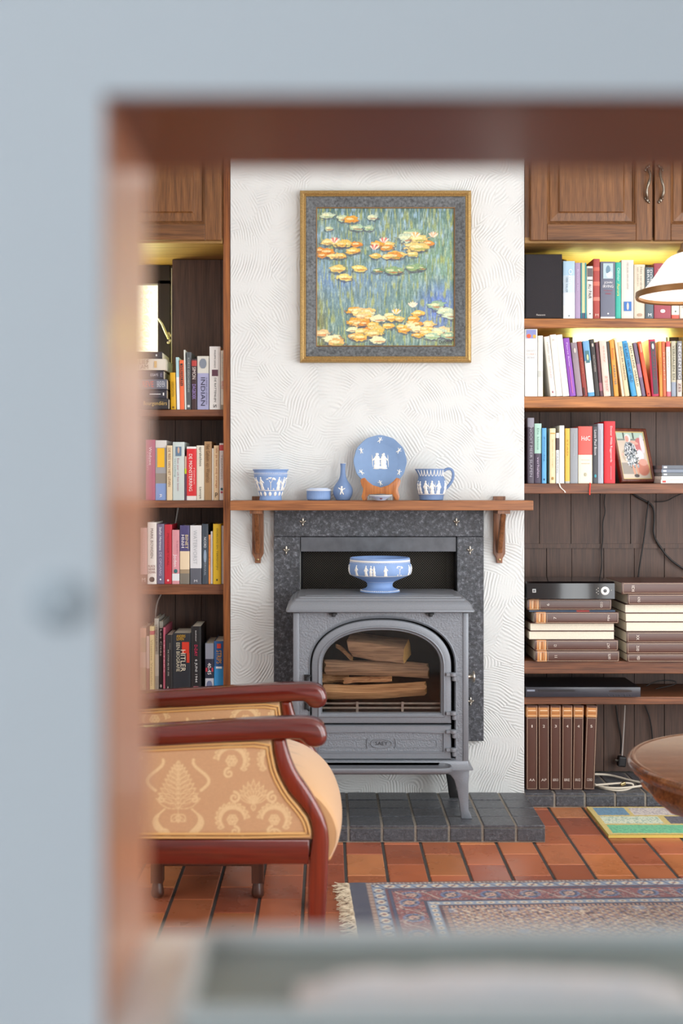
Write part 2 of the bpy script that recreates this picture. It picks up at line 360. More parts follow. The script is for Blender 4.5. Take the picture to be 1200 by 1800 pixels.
for k, q in enumerate((WL, WR)):
    m = MB(); a = 0.02 if k else 0.028
    m.box(q[0]-0.02, q[0]+a, 0.42, 0.47, q[2], q[3]).box(q[1]-a+0.012, q[1]+0.03, 0.42, 0.47, q[2], q[3])
    m.box(q[0]-0.02, q[1]+0.03, 0.42, 0.47, q[3]-0.012, 1.984).box(q[0]-0.02, q[1]+0.03, 0.42, 0.47, q[2]-0.03, q[2]+0.02)
    wf = struct(m.build('window_%d' % (k+1), FRAMED))
    p = MB(); p.box(q[0], q[1], 0.462, 0.466, q[2], q[3]); p.build('window_pane', PANE, wf, world=False)
    if k == 0:
        h = MB(); c = P(296, 594, 4.56)
        for dx, dz in ((0, 0), (0, .017), (0, -.017), (.006, .01), (.006, -.01)): h.ball((c[0]+dx, 0.413, c[2]+dz), (0.007, 0.005, 0.007))
        h.tube([(c[0], 0.41, c[2]), (c[0]-0.008, 0.39, c[2]+0.02), (c[0]-0.02, 0.375, c[2]+0.05), (c[0]-0.034, 0.37, c[2]+0.07)], lambda s: 0.006*(1-0.5*s))
        h.build('window_latch', PEWTER, wf, smooth=50, world=False)
# right and left walls with their windows, ceiling
m = MB(); m.box(2.6, 2.7, -7.5, -2.85, 0, 2.5).box(2.6, 2.7, -0.95, 0.6, 0, 2.5).box(2.6, 2.7, -2.85, -0.95, 0, 0.2).box(2.6, 2.7, -2.85, -0.95, 2.25, 2.5); struct(m.build('wall_right', WARMW))
m = MB(); m.box(-2.5, -2.4, -7.5, -2.75, 0, 2.5).box(-2.5, -2.4, -1.25, 0.6, 0, 2.5).box(-2.5, -2.4, -2.75, -1.25, 0, 0.75).box(-2.5, -2.4, -2.75, -1.25, 2.25, 2.5); struct(m.build('wall_left', WARMW))
m = MB(); m.box(-2.5, 2.7, -7.6, -7.5, 0, 2.5); struct(m.build('wall_rear', WALLW))
m = MB(); m.box(-2.5, 2.7, -7.6, 0.6, 2.5, 2.6); struct(m.build('ceiling', CEIL))
def simple_window(n, x0, x1, y0, y1, z0, z1):
    W = mat('#e8e8e6', 0.4); m = MB(); t = 0.05
    if x1-x0 < y1-y0:
        for a in (y0, (y0+y1)/2-t/2, y1-t): m.box(x0, x1, a, a+t, z0, z1)
        m.box(x0, x1, y0, y1, z0, z0+t).box(x0, x1, y0, y1, z1-t, z1)
    else:
        for a in (x0, (x0+x1)/2-t/2, x1-t): m.box(a, a+t, y0, y1, z0, z1)
        m.box(x0, x1, y0, y1, z0, z0+t).box(x0, x1, y0, y1, z1-t, z1)
    struct(m.build('window_%d' % n, W))
simple_window(3, 2.62, 2.67, -2.85, -0.95, 0.2, 2.25); simple_window(4, -2.47, -2.42, -2.75, -1.25, 0.75, 2.25)
# hatch wall between the camera's room and the sitting room
Z1, Z2 = 0.44, 0.54; HY0, HY1 = CAMY+Z1, CAMY+Z2
HX0 = X_(180, Z1); HZT = Z_(165, Z1); HZB = Z_(1640, Z2); HX1 = 0.75
m = MB(); m.box(-2.4, HX0, HY0, HY1, 0, 2.5).box(HX0, HX1, HY0, HY1, HZT, 2.5).box(HX0, HX1, HY0, HY1, 0, HZB-0.02)
m.box(HX1, 1.15, HY0, HY1, 0, 2.5).box(2.35, 2.6, HY0, HY1, 0, 2.5).box(1.15, 2.35, HY0, HY1, 0, 0.1).box(1.15, 2.35, HY0, HY1, 2.25, 2.5)
struct(m.build('wall_front', WALLW))
simple_window(5, 1.15, 2.35, HY0+0.02, HY0+0.07, 0.1, 2.25)  # window added in this inner wall to carry the front light
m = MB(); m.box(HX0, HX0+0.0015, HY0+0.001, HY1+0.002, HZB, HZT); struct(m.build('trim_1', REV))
m = MB(); m.box(HX0, HX1, HY0+0.001, HY1+0.002, HZT-0.0015, HZT); struct(m.build('trim_2', REV_SHADED))
m = MB(); m.box(HX0, HX1, HY0-0.012, HY1+0.003, HZB-0.02, HZB); struct(m.build('trim_3', mat('#dad6d2', 0.35, var=0.05, scale=8)))
m = MB(); c = P(105, 1055, Z1); m.lathe([(0.0105, 0), (0.0105, 0.002), (0.008, 0.0038), (0.003, 0.004)], n=24)
m.v = [(c[0]+x, HY0-z, c[2]+y) for x, y, z in m.v]
tag(m.build('cover_cap', mat('#c4cace', 0.5), smooth=40), 'small round grey cap on the white wall left of the opening', 'cover cap')
# tray on the sill
zt = HZB; TX0 = X_(352, 0.53); TX1 = 0.33; TY0 = HY0+0.002; TY1 = HY1-0.017
tr = thing('serving_tray', ((TX0+TX1)/2, (TY0+TY1)/2, zt), 'shallow grey green tray with pale rim lying on the white sill of the opening', 'tray')
def rr(x0, x1, y0, y1, r, z, n=5):
    L = []
    for cx, cy, a0 in ((x1-r, y1-r, 0), (x0+r, y1-r, 90), (x0+r, y0+r, 180), (x1-r, y0+r, 270)):
        for k in range(n+1):
            a = math.radians(a0+90*k/n); L.append((cx+r*math.cos(a), cy+r*math.sin(a), z))
    return L
m = MB(); m.loft([rr(TX0, TX1, TY0, TY1, .008, zt), rr(TX0, TX1, TY0, TY1, .008, zt+.002), rr(TX0+.003, TX1-.003, TY0+.003, TY1-.003, .006, zt+.0025)])
m.build('tray_base', mat('#77837f', 0.35, var=0.15, scale=14), tr, smooth=40)
m = MB(); L = [rr(TX0, TX1, TY0, TY1, .008, zt+.002), rr(TX0-.001, TX1+.001, TY0-.001, TY1+.001, .009, zt+.0085), rr(TX0+.001, TX1-.001, TY0+.001, TY1-.001, .008, zt+.0095), rr(TX0+.004, TX1-.004, TY0+.004, TY1-.004, .006, zt+.0085), rr(TX0+.005, TX1-.005, TY0+.005, TY1-.005, .006, zt+.0025)]
m.loft(L, cap0=False, cap1=False); m.build('rim', mat('#c9cdca', 0.3), tr, smooth=40)
nx, ny = 60, 24; xs = np.linspace(TX0+.045, TX0+.20, nx); ys = np.linspace(TY0+.007, TY1-.045, ny)
def nap(X, Y):
    u = (X-xs[0])/(xs[-1]-xs[0]); ed = np.minimum(np.minimum(u, 1-u)*6, 1)*np.minimum(np.minimum((Y-ys[0]), (ys[-1]-Y))/(ys[-1]-ys[0])*4, 1)
    return X, Y, zt+.003+0.013*ed*(0.4+0.6*vnoise(X*60, Y*60, 3))+0.001*vnoise(X*300, Y*300, 8)
cl = grid('napkin', xs, ys, nap, np.ones((ny, nx, 3))*np.array(hx('#dcd8d6')), paint('napkin_cloth', 0.9))
sd = cl.modifiers.new('solid', 'SOLIDIFY'); sd.thickness = 0.001
tag(cl, 'crumpled off white cloth lying in the tray on the sill', 'napkin')
# ------------------------------------------------------------------ hearth plinth and slate kerbs
random.seed(8)
def slate_plinth(nm, x0, x1, yf, yb, ztop, pitch, rows, label, first=0.0):
    r = thing(nm, ((x0+x1)/2, (yf+yb)/2, 0), label, 'hearth')
    m = MB(); m.box(x0, x1, yf+0.004, yb, 0, ztop-0.003); m.build('mortar_bed', MORT, r)
    m = MB(); x = x0-first
    while x < x1:
        a, b = max(x+.004, x0+.001), min(x+pitch-.004, x1-.001)
        if b-a > 0.01:
            d = (yb-yf)/rows
            for k in range(rows):
                dz = random.uniform(-.0008, .0008)
                chamf_tile(m, a, b, yf+k*d+(.001 if k == 0 else .003), yf+(k+1)*d-.003, ztop-0.008, ztop+dz, 0, None)
            n0 = len(m.v); c = 0.002
            L = [[(a, yf+.006, .004), (b, yf+.006, .004), (b, yf+.006, ztop-.011), (a, yf+.006, ztop-.011)], [(a, yf+c, .004), (b, yf+c, .004), (b, yf+c, ztop-.011), (a, yf+c, ztop-.011)],
                 [(a+c, yf, .004+c), (b-c, yf, .004+c), (b-c, yf, ztop-.011-c), (a+c, yf, ztop-.011-c)]]
            m.loft(L)
        x += pitch
    m.build('slate_tiles', SLATEP, r); return r
HF = -0.40
hr = slate_plinth('hearth_plinth', -0.42, X_(958, 3.75), HF, -0.001, 0.055, 0.1065, 4, 'low dark slate tiled plinth under the iron stove', 0.045)
slate_plinth('bookcase_kerb', CX1+.001, 2.05, 0.001, 0.30, 0.051, 0.1065, 1, 'low slate tiled kerb under the right bookcase')
slate_plinth('bookcase_kerb', -1.6, CX0-.001, 0.001, 0.30, 0.051, 0.1065, 1, 'low slate tiled kerb under the left bookcase')
# ------------------------------------------------------------------ bookcases
def planks(m, x0, x1, y, z0, z1, seed, wd=0.105):
    random.seed(seed); x = x0
    while x < x1-0.001:
        w_ = wd*random.uniform(0.85, 1.15); b = min(x+w_, x1)
        if x1-b < 0.03: b = x1
        m.box(x+.0012, b-.0012, y+random.uniform(0, .003), y+0.02, z0, z1); x = b
    m.box(x0, x1, y+.012, y+.022, z0, z1)
def cab_door(root, x0, x1, z0, z1, handle):
    """framed door with a raised centre panel, front face at y=-0.02"""
    yf = -0.02; fw = 0.057
    d = MB(); z2 = z1
    for a, b, c, e in ((x0, x0+fw, z0, z2), (x1-fw, x1, z0, z2)): d.box(a, b, yf, yf+.022, c, e, 0)
    d.box(x0+fw, x1-fw, yf, yf+.022, z0, z0+fw, 1); d.box(x0+fw, x1-fw, yf, yf+.022, z2-fw, z2, 1)
    def lp(i, y): return [(x0+i, y, z0+i), (x1-i, y, z0+i), (x1-i, y, z2-i), (x0+i, y, z2-i)]
    d.loft([lp(fw-.001, yf), lp(fw+.003, yf+.002), lp(fw+.006, yf+.008), lp(fw+.009, yf+.010)], 0, False, False)
    d.loft([lp(fw+.009, yf+.013), lp(fw+.012, yf+.011), lp(fw+.040, yf+.008), lp(fw+.043, yf+.003), lp(fw+.045, yf+.002)], 0, False, True)
    o = d.build('door', [CABV, CABH], root, bevel=0.0025)
    if handle is not None:
        hz = z0+0.195; h = MB(); s = -1 if handle < (x0+x1)/2 else 1
        pts = []
        for k in range(17):
            t = k/16; pts.append((handle+s*(-0.006*math.sin(t*PI*2)), yf-0.004-0.020*math.sin(t*PI)**0.6, hz-0.055+0.11*t))
        h.tube(pts, lambda t: 0.0032+0.0022*abs(math.sin(t*PI*3)))
        for zz, sg in ((hz-0.055, 1), (hz+0.055, -1)):
            h.ball((handle, yf-.004, zz), (0.006, 0.005, 0.009)); h.ball((handle-s*.006, yf-.004, zz+sg*.006), (.004, .004, .006)); h.ball((handle+s*.006, yf-.004, zz-sg*.008), (.004, .004, .006))
        hd = h.build('handle', mat('#80776b', .32, metal=1.0, var=.3, scale=260), root, smooth=60); hd.parent = o
        hd.location = (0, 0, 0)
def shelf(root, x0, x1, z1, th, m, yb=0.31, yf=0.04):
    s = MB(); s.box(x0, x1, yf, yb-0.0005, z1-th, z1); return s.build('shelf', m, root, bevel=0.002)
SH = dict(s1=1.726, s2=1.449, s3=1.14, s4=0.510, s5=0.383, A=1.4025, B=1.08, C=0.782, D=0.398, base=0.051)
YF = 0.04
br = thing('bookcase', (1.37, 0.17, 0.0511), 'built-in dark oak bookcase in the right alcove beside the chimney breast', 'bookcase')
for z, th, m_ in ((SH['s1'], .034, OAK), (SH['s2'], .040, OAK), (SH['s3'], .036, SHD), (SH['s4'], .045, SHD), (SH['s5'], .027, SHD)):
    shelf(br, CX1+.002, 2.03, z, th, m_)
m = MB(); m.box(CX1+.0022, CX1+.0070, 0.06, 0.309, .0512, 1.983); m.build('side_panel', OAKV, br)
m = MB(); m.box(2.03, 2.055, 0.04, 0.33, .0512, 1.983); m.build('side_panel', OAKV, br)
m = MB(); planks(m, CX1+.012, 2.03, 0.31, 0.9, 1.41, 1, 0.11); planks(m, CX1+.012, 2.03, 0.314, 0.0512, 0.9, 2, 0.11)
m.box(CX1+.012, 2.03, 0.307, 0.32, 0.895, 0.912)
planks(m, CX1+.012, 0.905, 0.31, 1.41, 1.983, 3); planks(m, 1.365, 2.03, 0.31, 1.41, 1.983, 4); m.build('back_panel', DARKV, br)
bl = thing('bookcase', (-0.97, 0.17, 0.0511), 'built-in dark oak bookcase in the left alcove beside the chimney breast', 'bookcase')
LX0 = -1.6; LX1 = CX0-.002
m = MB(); m.box(LX1-.0235, LX1, 0.005, 0.33, .0512, 2.44); m.build('side_panel', OAKV, bl)
m = MB(); m.box(LX0, LX0+.02, 0.02, 0.33, .0512, 1.983); m.build('side_panel', OAKV, bl)
for z, th in ((SH['A'], .024), (SH['B'], .026), (SH['C'], .036), (SH['D'], .036)): shelf(bl, LX0+.02, LX1-.0235, z, th, SHD)
m = MB(); planks(m, LX0+.02, LX1-.0235, 0.31, 0.0512, 1.39, 5, 0.09); planks(m, -0.585, LX1-.0235, 0.30, 1.40, 1.983, 6, 0.17); planks(m, LX0+.02, -1.08, 0.31, 1.40, 1.983, 7)
m.build('back_panel', DARKV, bl)
m = MB(); m.box(-0.587, -0.585, 0.298, 0.455, 1.403, 1.95); m.build('panel_edge', mat('#cfc9a8', 0.6), bl)
# wall cabinets over them
SOFF_LIT = wood('oak_soffit_lit', '#7a5a30', '#b08a50', 'X', 1.0, 0.5)  # cabinet oak turned paler and yellower, window glow put into its colour
def cabinet(x0, x1, label, doors):
    r = thing('wall_cabinet', ((x0+x1)/2, 0.2, 1.984), label, 'cabinet')
    m = MB(); m.box(x0, x1, 0.0, 0.455, 1.985, 2.005, 0).box(x0, x1, 0.0, 0.455, 2.005, 2.46, 1); m.build('carcass', [SOFF_LIT, CABV], r)
    for a, b, h in doors: cab_door(r, a, b, 1.992, 2.44, h)
cabinet(CX1+.002, 2.055, 'dark oak wall cabinet with raised panel doors above the right bookcase', [(0.712, 1.137, 1.118), (1.145, 1.57, 1.165), (1.578, 2.03, 2.0)])
cabinet(LX0, LX1-.026, 'dark oak wall cabinet with raised panel doors above the left bookcase', [(-0.80, LX1-.029, None), (-1.23, -0.808, -1.21), (-1.59, -1.238, -1.26)])
# ------------------------------------------------------------------ mantel shelf with two corbels
mt = thing('mantel_shelf', (0.185, -0.07, 1.049), 'long oak mantel shelf on two carved corbels above the stove', 'mantel shelf')
m = MB(); m.box(-0.331, 0.702, -0.13, -0.0005, 1.049, 1.082); m.build('board', MANT, mt, bevel=0.002)
def corbel(cx, lean):
    m = MB(); z0 = Z_(990, 4.13); w_ = 0.0205
    m.prism([(cx-w_, 1.049), (cx-w_, z0+0.033), (cx-0.011, z0+0.016), (cx-0.010, z0), (cx+0.010, z0), (cx+0.011, z0+0.016), (cx+w_, z0+0.033), (cx+w_, 1.049)], -0.016, -0.0005, ch=0.002)
    m.box(cx-w_, cx+w_, -0.016, -0.0005, 1.0825, 1.0955)
    o = m.build('corbel', MANTV, mt)
    s = MB(); prof = []
    for k in range(21):
        t = k/20; prof.append((-0.022-0.085*(t**1.6)-0.012*math.sin(t*PI*1.0), z0+0.036+t*(1.036-z0-0.036)))
    poly = [(y-0.008, z) for y, z in prof]+[(y+0.014+0.006*math.sin(i/20*PI), z) for i, (y, z) in reversed(list(enumerate(prof)))]
    s.prism(poly, cx-0.009, cx+0.009, ch=0.004, axis='x')
    s.box(cx-.021, cx+.021, -0.122, -0.016, 1.037, 1.0488)
    s.build('corbel_strut', MANTV, mt, smooth=45).parent = o
    q = MB(); q.lathe([(0.0045, 0), (0.004, 0.002), (0.001, 0.003)], n=12); q.v = [(cx+x, -0.016-z, z0+0.012+y) for x, y, z in q.v]
    q.build('screw', BRASS, mt, smooth=40).parent = o
corbel(-0.243, 0); corbel(0.603, 0)
# ------------------------------------------------------------------ slate fire surround
fs = thing('fire_surround', (0.18, -0.015, 0.241), 'dark slate surround framing the opening behind the stove', 'fire surround')
sx0, sx1 = X_(481, 4.12), X_(850, 4.12); sy = -0.03
m = MB(); m.box(sx0, sx1, sy, -0.0005, Z_(943, 4.12), 1.0485); m.build('lintel', SLATE, fs, bevel=0.002)
m = MB(); m.box(sx0, X_(527, 4.12), sy, -0.0005, 0.43, Z_(943.5, 4.12)); m.build('jamb', SLATE, fs, bevel=0.002)
m = MB(); m.box(X_(803, 4.12), sx1, sy, -0.0005, 0.241, Z_(943.5, 4.12)); m.build('jamb', SLATE, fs, bevel=0.002)
m = MB(); m.box(X_(528, 4.12), X_(802, 4.12), sy+.006, -0.0005, Z_(970, 4.12), Z_(944, 4.12)); m.build('cover_strip', SLAT2, fs, bevel=0.002)
m = MB(); bx0, bx1 = FX0+.008, FX1-.008; n = 0; zb, zt_ = 0.62, 0.982
for d in (1, -1):
    k = -60
    while k < 120:
        a = bx0+k*0.0088; pts = []
        for z in (zb, zt_):
            pts.append((a+d*(z-zb), z))
        (xa, za), (xb, zb_) = pts
        def clip(x, z): return x
        t0, t1 = 0, 1
        dx = xb-xa
        for lo, hi_ in ((bx0, bx1),):
            ta, tb = sorted(((lo-xa)/dx, (hi_-xa)/dx)); t0 = max(t0, ta); t1 = min(t1, tb)
        if t1-t0 > 0.01:
            p0 = (xa+dx*t0, 0.02, zb+(zt_-zb)*t0); p1 = (xa+dx*t1, 0.02, zb+(zt_-zb)*t1)
            m.tube([p0, p1], 0.0009, 4)
        k += 1
m.build('mesh_screen', mat('#5f5b54', 0.45, metal=0.4), fs)
def fleur(px, py):
    c = P(px, py, 4.115); m = MB(); y = sy-0.003
    m.ball((c[0], y, c[2]+.006), (.0035, .0025, .009)); m.ball((c[0]-.007, y, c[2]+.001), (.005, .0025, .003), rot=(0, 0.6, 0)); m.ball((c[0]+.007, y, c[2]+.001), (.005, .0025, .003), rot=(0, -0.6, 0))
    m.ball((c[0], y, c[2]-.004), (.0065, .003, .002)); m.ball((c[0], y, c[2]-.010), (.0028, .0025, .006)); m.ball((c[0], y-.004, c[2]-.002), (.003, .005, .003))
    m.build('fleur_hook', PEWTER, fs, smooth=60)
for q in ((532, 917), (503, 967), (802, 917), (826, 967), (827, 1233)): fleur(*q)
# ------------------------------------------------------------------ framed painting
pc = thing('framed_painting', P(677, 486, 4.15), 'square oil painting of yellow lily pads in a gilt and slate frame', 'painting')
px0, px1, pz0, pz1 = X_(527, 4.125), X_(828, 4.125), Z_(637, 4.125), Z_(335, 4.125)
def fr(i, y): return [(px0+i, y, pz0+i), (px1-i, y, pz0+i), (px1-i, y, pz1-i), (px0+i, y, pz1-i)]
m = MB(); m.loft([fr(0, -0.001), fr(0, -0.026), fr(.003, -0.031), fr(.010, -0.034), fr(.014, -0.031), fr(.0155, -0.028), fr(.019, -0.030), fr(.021, -.027)], 0, False, False)
m.build('gilt_moulding', mat('#a88a55', 0.38, metal=0.55, var=0.25, bump=0.3, scale=220), pc, bevel=0.0008)
m = MB(); m.loft([fr(.021, -.027), fr(.024, -.028), fr(.050, -.020), fr(.056, -.018)], 0, False, False); m.build('slate_moulding', mat('#5a5e60', 0.5, var=0.55, bump=0.7, scale=110), pc)
m = MB(); m.loft([fr(.056, -.018), fr(.057, -.020), fr(.0595, -.019), fr(.060, -.013)], 0, False, False); m.build('inner_slip', mat('#8a6a45', 0.4, metal=0.4), pc)
m = MB(); m.box(px0+.004, px1-.004, -.006, -.001, pz0+.004, pz1-.004); m.build('backing', mat('#6a5a44', 0.8), pc)
def art(N=300):
    u = np.linspace(0, 1, N); U, V = np.meshgrid(u, u)      # V=0 bottom
    T = 1-V
    A = np.zeros((N, N, 3)); A[:] = C('#6f8d88')
    n1 = vnoise(U*5, T*3, 11); n2 = .6*vnoise(U*70, T*11, 12)+.4*vnoise(U*120, T*26, 15); n3 = vnoise(U*130, T*24, 13); n4 = vnoise(U*7, T*2.4, 14)
    A = lerpc(A, '#7f9fc0', np.clip((n1-.35)*2, 0, 1)*np.exp(-((T-.42)/.22)**2))
    A = lerpc(A, '#7da07c', np.clip((U-.55)*2.2, 0, 1)*np.clip(1.2-abs(T-.45)*2.2, 0, 1))
    A = lerpc(A, '#83804e', np.clip((n4-.4)*2.5, 0, 1)*np.clip((T-.5)*3, 0, 1)*.8)
    A = lerpc(A, '#6580c4', np.clip(1.3-np.hypot((U-.88)/.16, (T-.72)/.2), 0, 1))
    A = lerpc(A, '#587fc0', np.clip(1.1-np.hypot((U-.2)/.2, (T-.52)/.07), 0, 1)*.7)
    A = lerpc(A, '#4a6e6c', np.clip((.12-T)*8, 0, 1)*.8)
    A = lerpc(A, '#3f5c52', np.clip((n2-.52)*3, 0, 1)*.55)
    A = lerpc(A, '#b9cdbc', np.clip((n3-.6)*3, 0, 1)*.6)
    A = lerpc(A, '#a8b060', np.clip((vnoise(U*95, T*16, 21)-.58)*3.5, 0, 1)*.7)
    A = lerpc(A, '#9fc0d8', np.clip((vnoise(U*110, T*20, 22)-.62)*3.5, 0, 1)*.7*np.clip(1.4-T*1.6, 0, 1))
    rs = random.Random(5); pads = []
    def cluster(n, u0, u1, t0, t1, r0, r1, cols):
        for _ in range(n): pads.append((rs.uniform(u0, u1), rs.uniform(t0, t1), rs.uniform(r0, r1), rs.choice(cols)))
    Y = ['#e0a53c', '#e8bc58', '#d99038', '#e6cc7c', '#d9c070']; G = ['#a8c4a4', '#c2d2b4', '#8fb090', '#b6c8a0']; CR = ['#e8dca4', '#e4c48c', '#dfe0b0', '#e2b46c']
    cluster(7, .02, .45, .05, .17, .035, .055, G); pads.append((.25, .08, .055, '#e0a23a'))
    cluster(17, .02, .55, .21, .35, .04, .06, Y); cluster(5, .5, .7, .33, .35, .04, .07, Y); cluster(7, .55, .98, .16, .28, .04, .08, G+Y)
    cluster(9, .42, .78, .42, .46, .03, .06, ['#6f9068', '#88a878']); pads += [(.15, .44, .06, '#e3c870'), (.31, .435, .055, '#e6cf70'), (.2, .5, .055, '#e6d27a')]
    cluster(3, .85, .98, .66, .78, .05, .07, G)
    cluster(22, .22, .45, .74, .9, .04, .065, CR+Y); cluster(20, .52, .85, .76, .93, .035, .055, Y+CR); cluster(9, .02, .45, .9, .98, .05, .075, CR+Y); cluster(6, .78, .99, .88, .97, .05, .07, CR+G)
    pads.sort(key=lambda p: p[1])
    for a, b, r, c in pads:
        wob = 1+.55*(vnoise(U*55, T*90, int(a*999))-.5)
        d = np.hypot((U-a)/r, (T-b-.008)/(r*.52))*wob; A = lerpc(A, '#4a4a58', np.clip((1.12-d)*6, 0, .65))
        d = np.hypot((U-a)/r, (T-b)/(r*.46))*wob; A = lerpc(A, c, np.clip((1-d)*7, 0, 1))
        d = np.hypot((U-a+r*.2)/(r*.6), (T-b+.004)/(r*.16))*wob; A = lerpc(A, '#f2ecb8', np.clip((1-d)*4, 0, .6))
        d = np.hypot((U-a-r*.2)/(r*.7), (T-b-r*.22)/(r*.1))*wob; A = lerpc(A, rs.choice(['#c06a34', '#a86a48', '#8a9a50']), np.clip((1-d)*4, 0, .7))
    for a, b, c in ((.13, .24, '#e06a60'), (.42, .29, '#d8605c'), (.49, .24, '#e4706c'), (.72, .2, '#f0b060'), (.85, .2, '#f0b890'), (.7, .71, '#f4ecc8'), (.58, .76, '#eec040')):
        for k in range(-2, 3):
            al = k*.42; x_, y_ = U-a-k*.009, T-b+.012-abs(k)*.003; xr_ = x_*math.cos(al)+y_*math.sin(al); yr_ = -x_*math.sin(al)+y_*math.cos(al)
            d = np.hypot(xr_/.0075, yr_/.024); A = lerpc(A, c if k % 2 else '#f6dcc4', np.clip((1-d)*5, 0, .95))
    return np.clip(A*(0.82+.36*vnoise(U*150, T*110, 31)[..., None]), 0, 1)
q0, q1, r0, r1 = px0+.0595, px1-.0595, pz0+.0595, pz1-.0595
AR = art(); xs = np.linspace(q0, q1, 300); zs = np.linspace(r0, r1, 300)
grid('canvas', xs, zs, lambda X, Z: (X, np.full_like(X, -0.012), Z), AR, ARTM, pc)
m = MB(); put_text(m, 'Diridoll', (q1-.052, -.0125, r0+.007), (1, 0, 0), (0, 0, 1), .045, .012); m.build('signature', mat('#241c20', 0.6), pc)
# ------------------------------------------------------------------ iron stove
ZS = 3.825; SYF = ZS+CAMY            # front plane of the body
def sx(px): return X_(px, ZS)
def sz(py): return Z_(py, ZS)
stv = thing('wood_stove', (0.172, -0.2, 0.0555), 'grey enamelled cast iron wood stove with arched glass door on the hearth', 'stove')
SB = -0.045                          # back of the body
def arch(x0, x1, zb, zs, zt, y, n=48, nb=12, ns=8, e=2.25):
    """closed loop: up the right side, over the arch, down the left side, along the bottom"""
    cx, rx, rz = (x0+x1)/2, (x1-x0)/2, zt-zs; L = []
    for k in range(ns): L.append((x1, y, zb+(zs-zb)*k/ns))
    for k in range(n+1):
        a = PI*k/n; c, s_ = math.cos(a), math.sin(a)
        L.append((cx+rx*math.copysign(abs(c)**(2/e), c), y, zs+rz*abs(s_)**(2/e)))
    for k in range(1, ns+1): L.append((x0, y, zs+(zb-zs)*k/ns))
    for k in range(1, nb): L.append((x0+(x1-x0)*k/nb, y, zb))
    return L
def rect_like(loop, x0, x1, z0, z1, y):
    xs_ = [p[0] for p in loop]; zs_ = [p[2] for p in loop]; cx = (min(xs_)+max(xs_))/2; cz = (min(zs_)+max(zs_))/2; out = []
    for p in loop:
        dx, dz = p[0]-cx, p[2]-cz; t = []
        if dx > 1e-9: t.append((x1-cx)/dx)
        if dx < -1e-9: t.append((x0-cx)/dx)
        if dz > 1e-9: t.append((z1-cz)/dz)
        if dz < -1e-9: t.append((z0-cz)/dz)
        k = min(t); out.append((cx+dx*k, y, cz+dz*k))
    for c in ((x0, z0), (x1, z0), (x1, z1), (x0, z1)):
        i = min(range(len(out)), key=lambda i: (out[i][0]-c[0])**2+(out[i][2]-c[1])**2); out[i] = (c[0], y, c[1])
    return out
BX0, BX1 = sx(515), sx(823); BZ0, BZ1 = sz(1338), sz(1077)
inn = arch(sx(544), sx(800), sz(1334), sz(1172), sz(1085), SYF)
m = MB()
m.loft([rect_like(inn, BX0+.020, BX1-.018, BZ0, BZ1, SYF), arch(sx(541), sx(803), sz(1336), sz(1172), sz(1082), SYF), arch(sx(543), sx(801), sz(1335), sz(1172), sz(1084), SYF-.003), inn[:0] or arch(sx(545), sx(799), sz(1333), sz(1172), sz(1087), SYF+.002), arch(sx(545), sx(799), sz(1333), sz(1172), sz(1087), SYF+.02)], 1, False, False)
for a, b in ((BX0, BX0+.020), (BX1-.018, BX1)):       # corner pilasters
    m.prism([(a, BZ0), (b, BZ0), (b, BZ1), (a, BZ1)], SYF-.004, SYF+.02, 0, ch=.003)
m.box(BX0, BX0+.008, SYF+.018, SB, BZ0, BZ1, 0).box(BX1-.008, BX1, SYF+.018, SB, BZ0, BZ1, 0).box(BX0, BX1, SB-.008, SB, BZ0, BZ1, 0)
m.build('body', [STOVE, STOVER], stv, smooth=35)
m = MB(); m.box(BX0+.012, BX1-.012, SB-.03, SB-.0085, BZ0, BZ1-.004).box(BX0+.012, BX0+.03, SYF+.03, SB-.03, BZ0, BZ1-.004).box(BX1-.03, BX1-.012, SYF+.03, SB-.03, BZ0, BZ1-.004)
m.box(BX0+.012, BX1-.012, SYF+.02, SB-.03, sz(1262), sz(1256)); m.box(BX0+.009, BX1-.009, SYF+.022, SB-.009, BZ1-.012, BZ1-.001)
m.build('firebox', mat('#33302d', 0.85, var=0.3, bump=0.3, scale=40), stv)
# lid
def rl(x0, x1, y0, y1, r, z): return rr(x0, x1, y0, y1, r, z, 4)
lx0, lx1, ly0, ly1 = X_(502, 3.80), X_(834.5, 3.80), 3.80+CAMY, -0.032
m = MB(); zb = Z_(1077, 3.80)
st = [(.004, .0), (0, .002), (0, .007), (.002, .009), (.004, .011), (.008, .021), (.014, .030), (.022, .036), (.024, .0365), (.026, .041), (.030, .043), (.037, .0435), (.039, .0475), (.043, .049)]
m.loft([rl(lx0+i, lx1-i, ly0+i, ly1-i*.5, .012, zb+h) for i, h in st], 0)
zl = zb+.049; m.loft([rl(lx0+.062, lx1-.062, ly0+.058, ly1-.035, .003, zl-.002), rl(lx0+.062, lx1-.062, ly0+.058, ly1-.035, .003, zl+.0008), rl(lx0+.064, lx1-.064, ly0+.060, ly1-.037, .003, zl+.0022)], 0)
m.build('lid', STOVE, stv, smooth=40); LIDZ = zl+.0022
m = MB(); m.box(BX0+.012, BX1-.012, SYF+.004, SB, BZ1-.004, zb+.001); m.build('top_neck', IRON, stv)
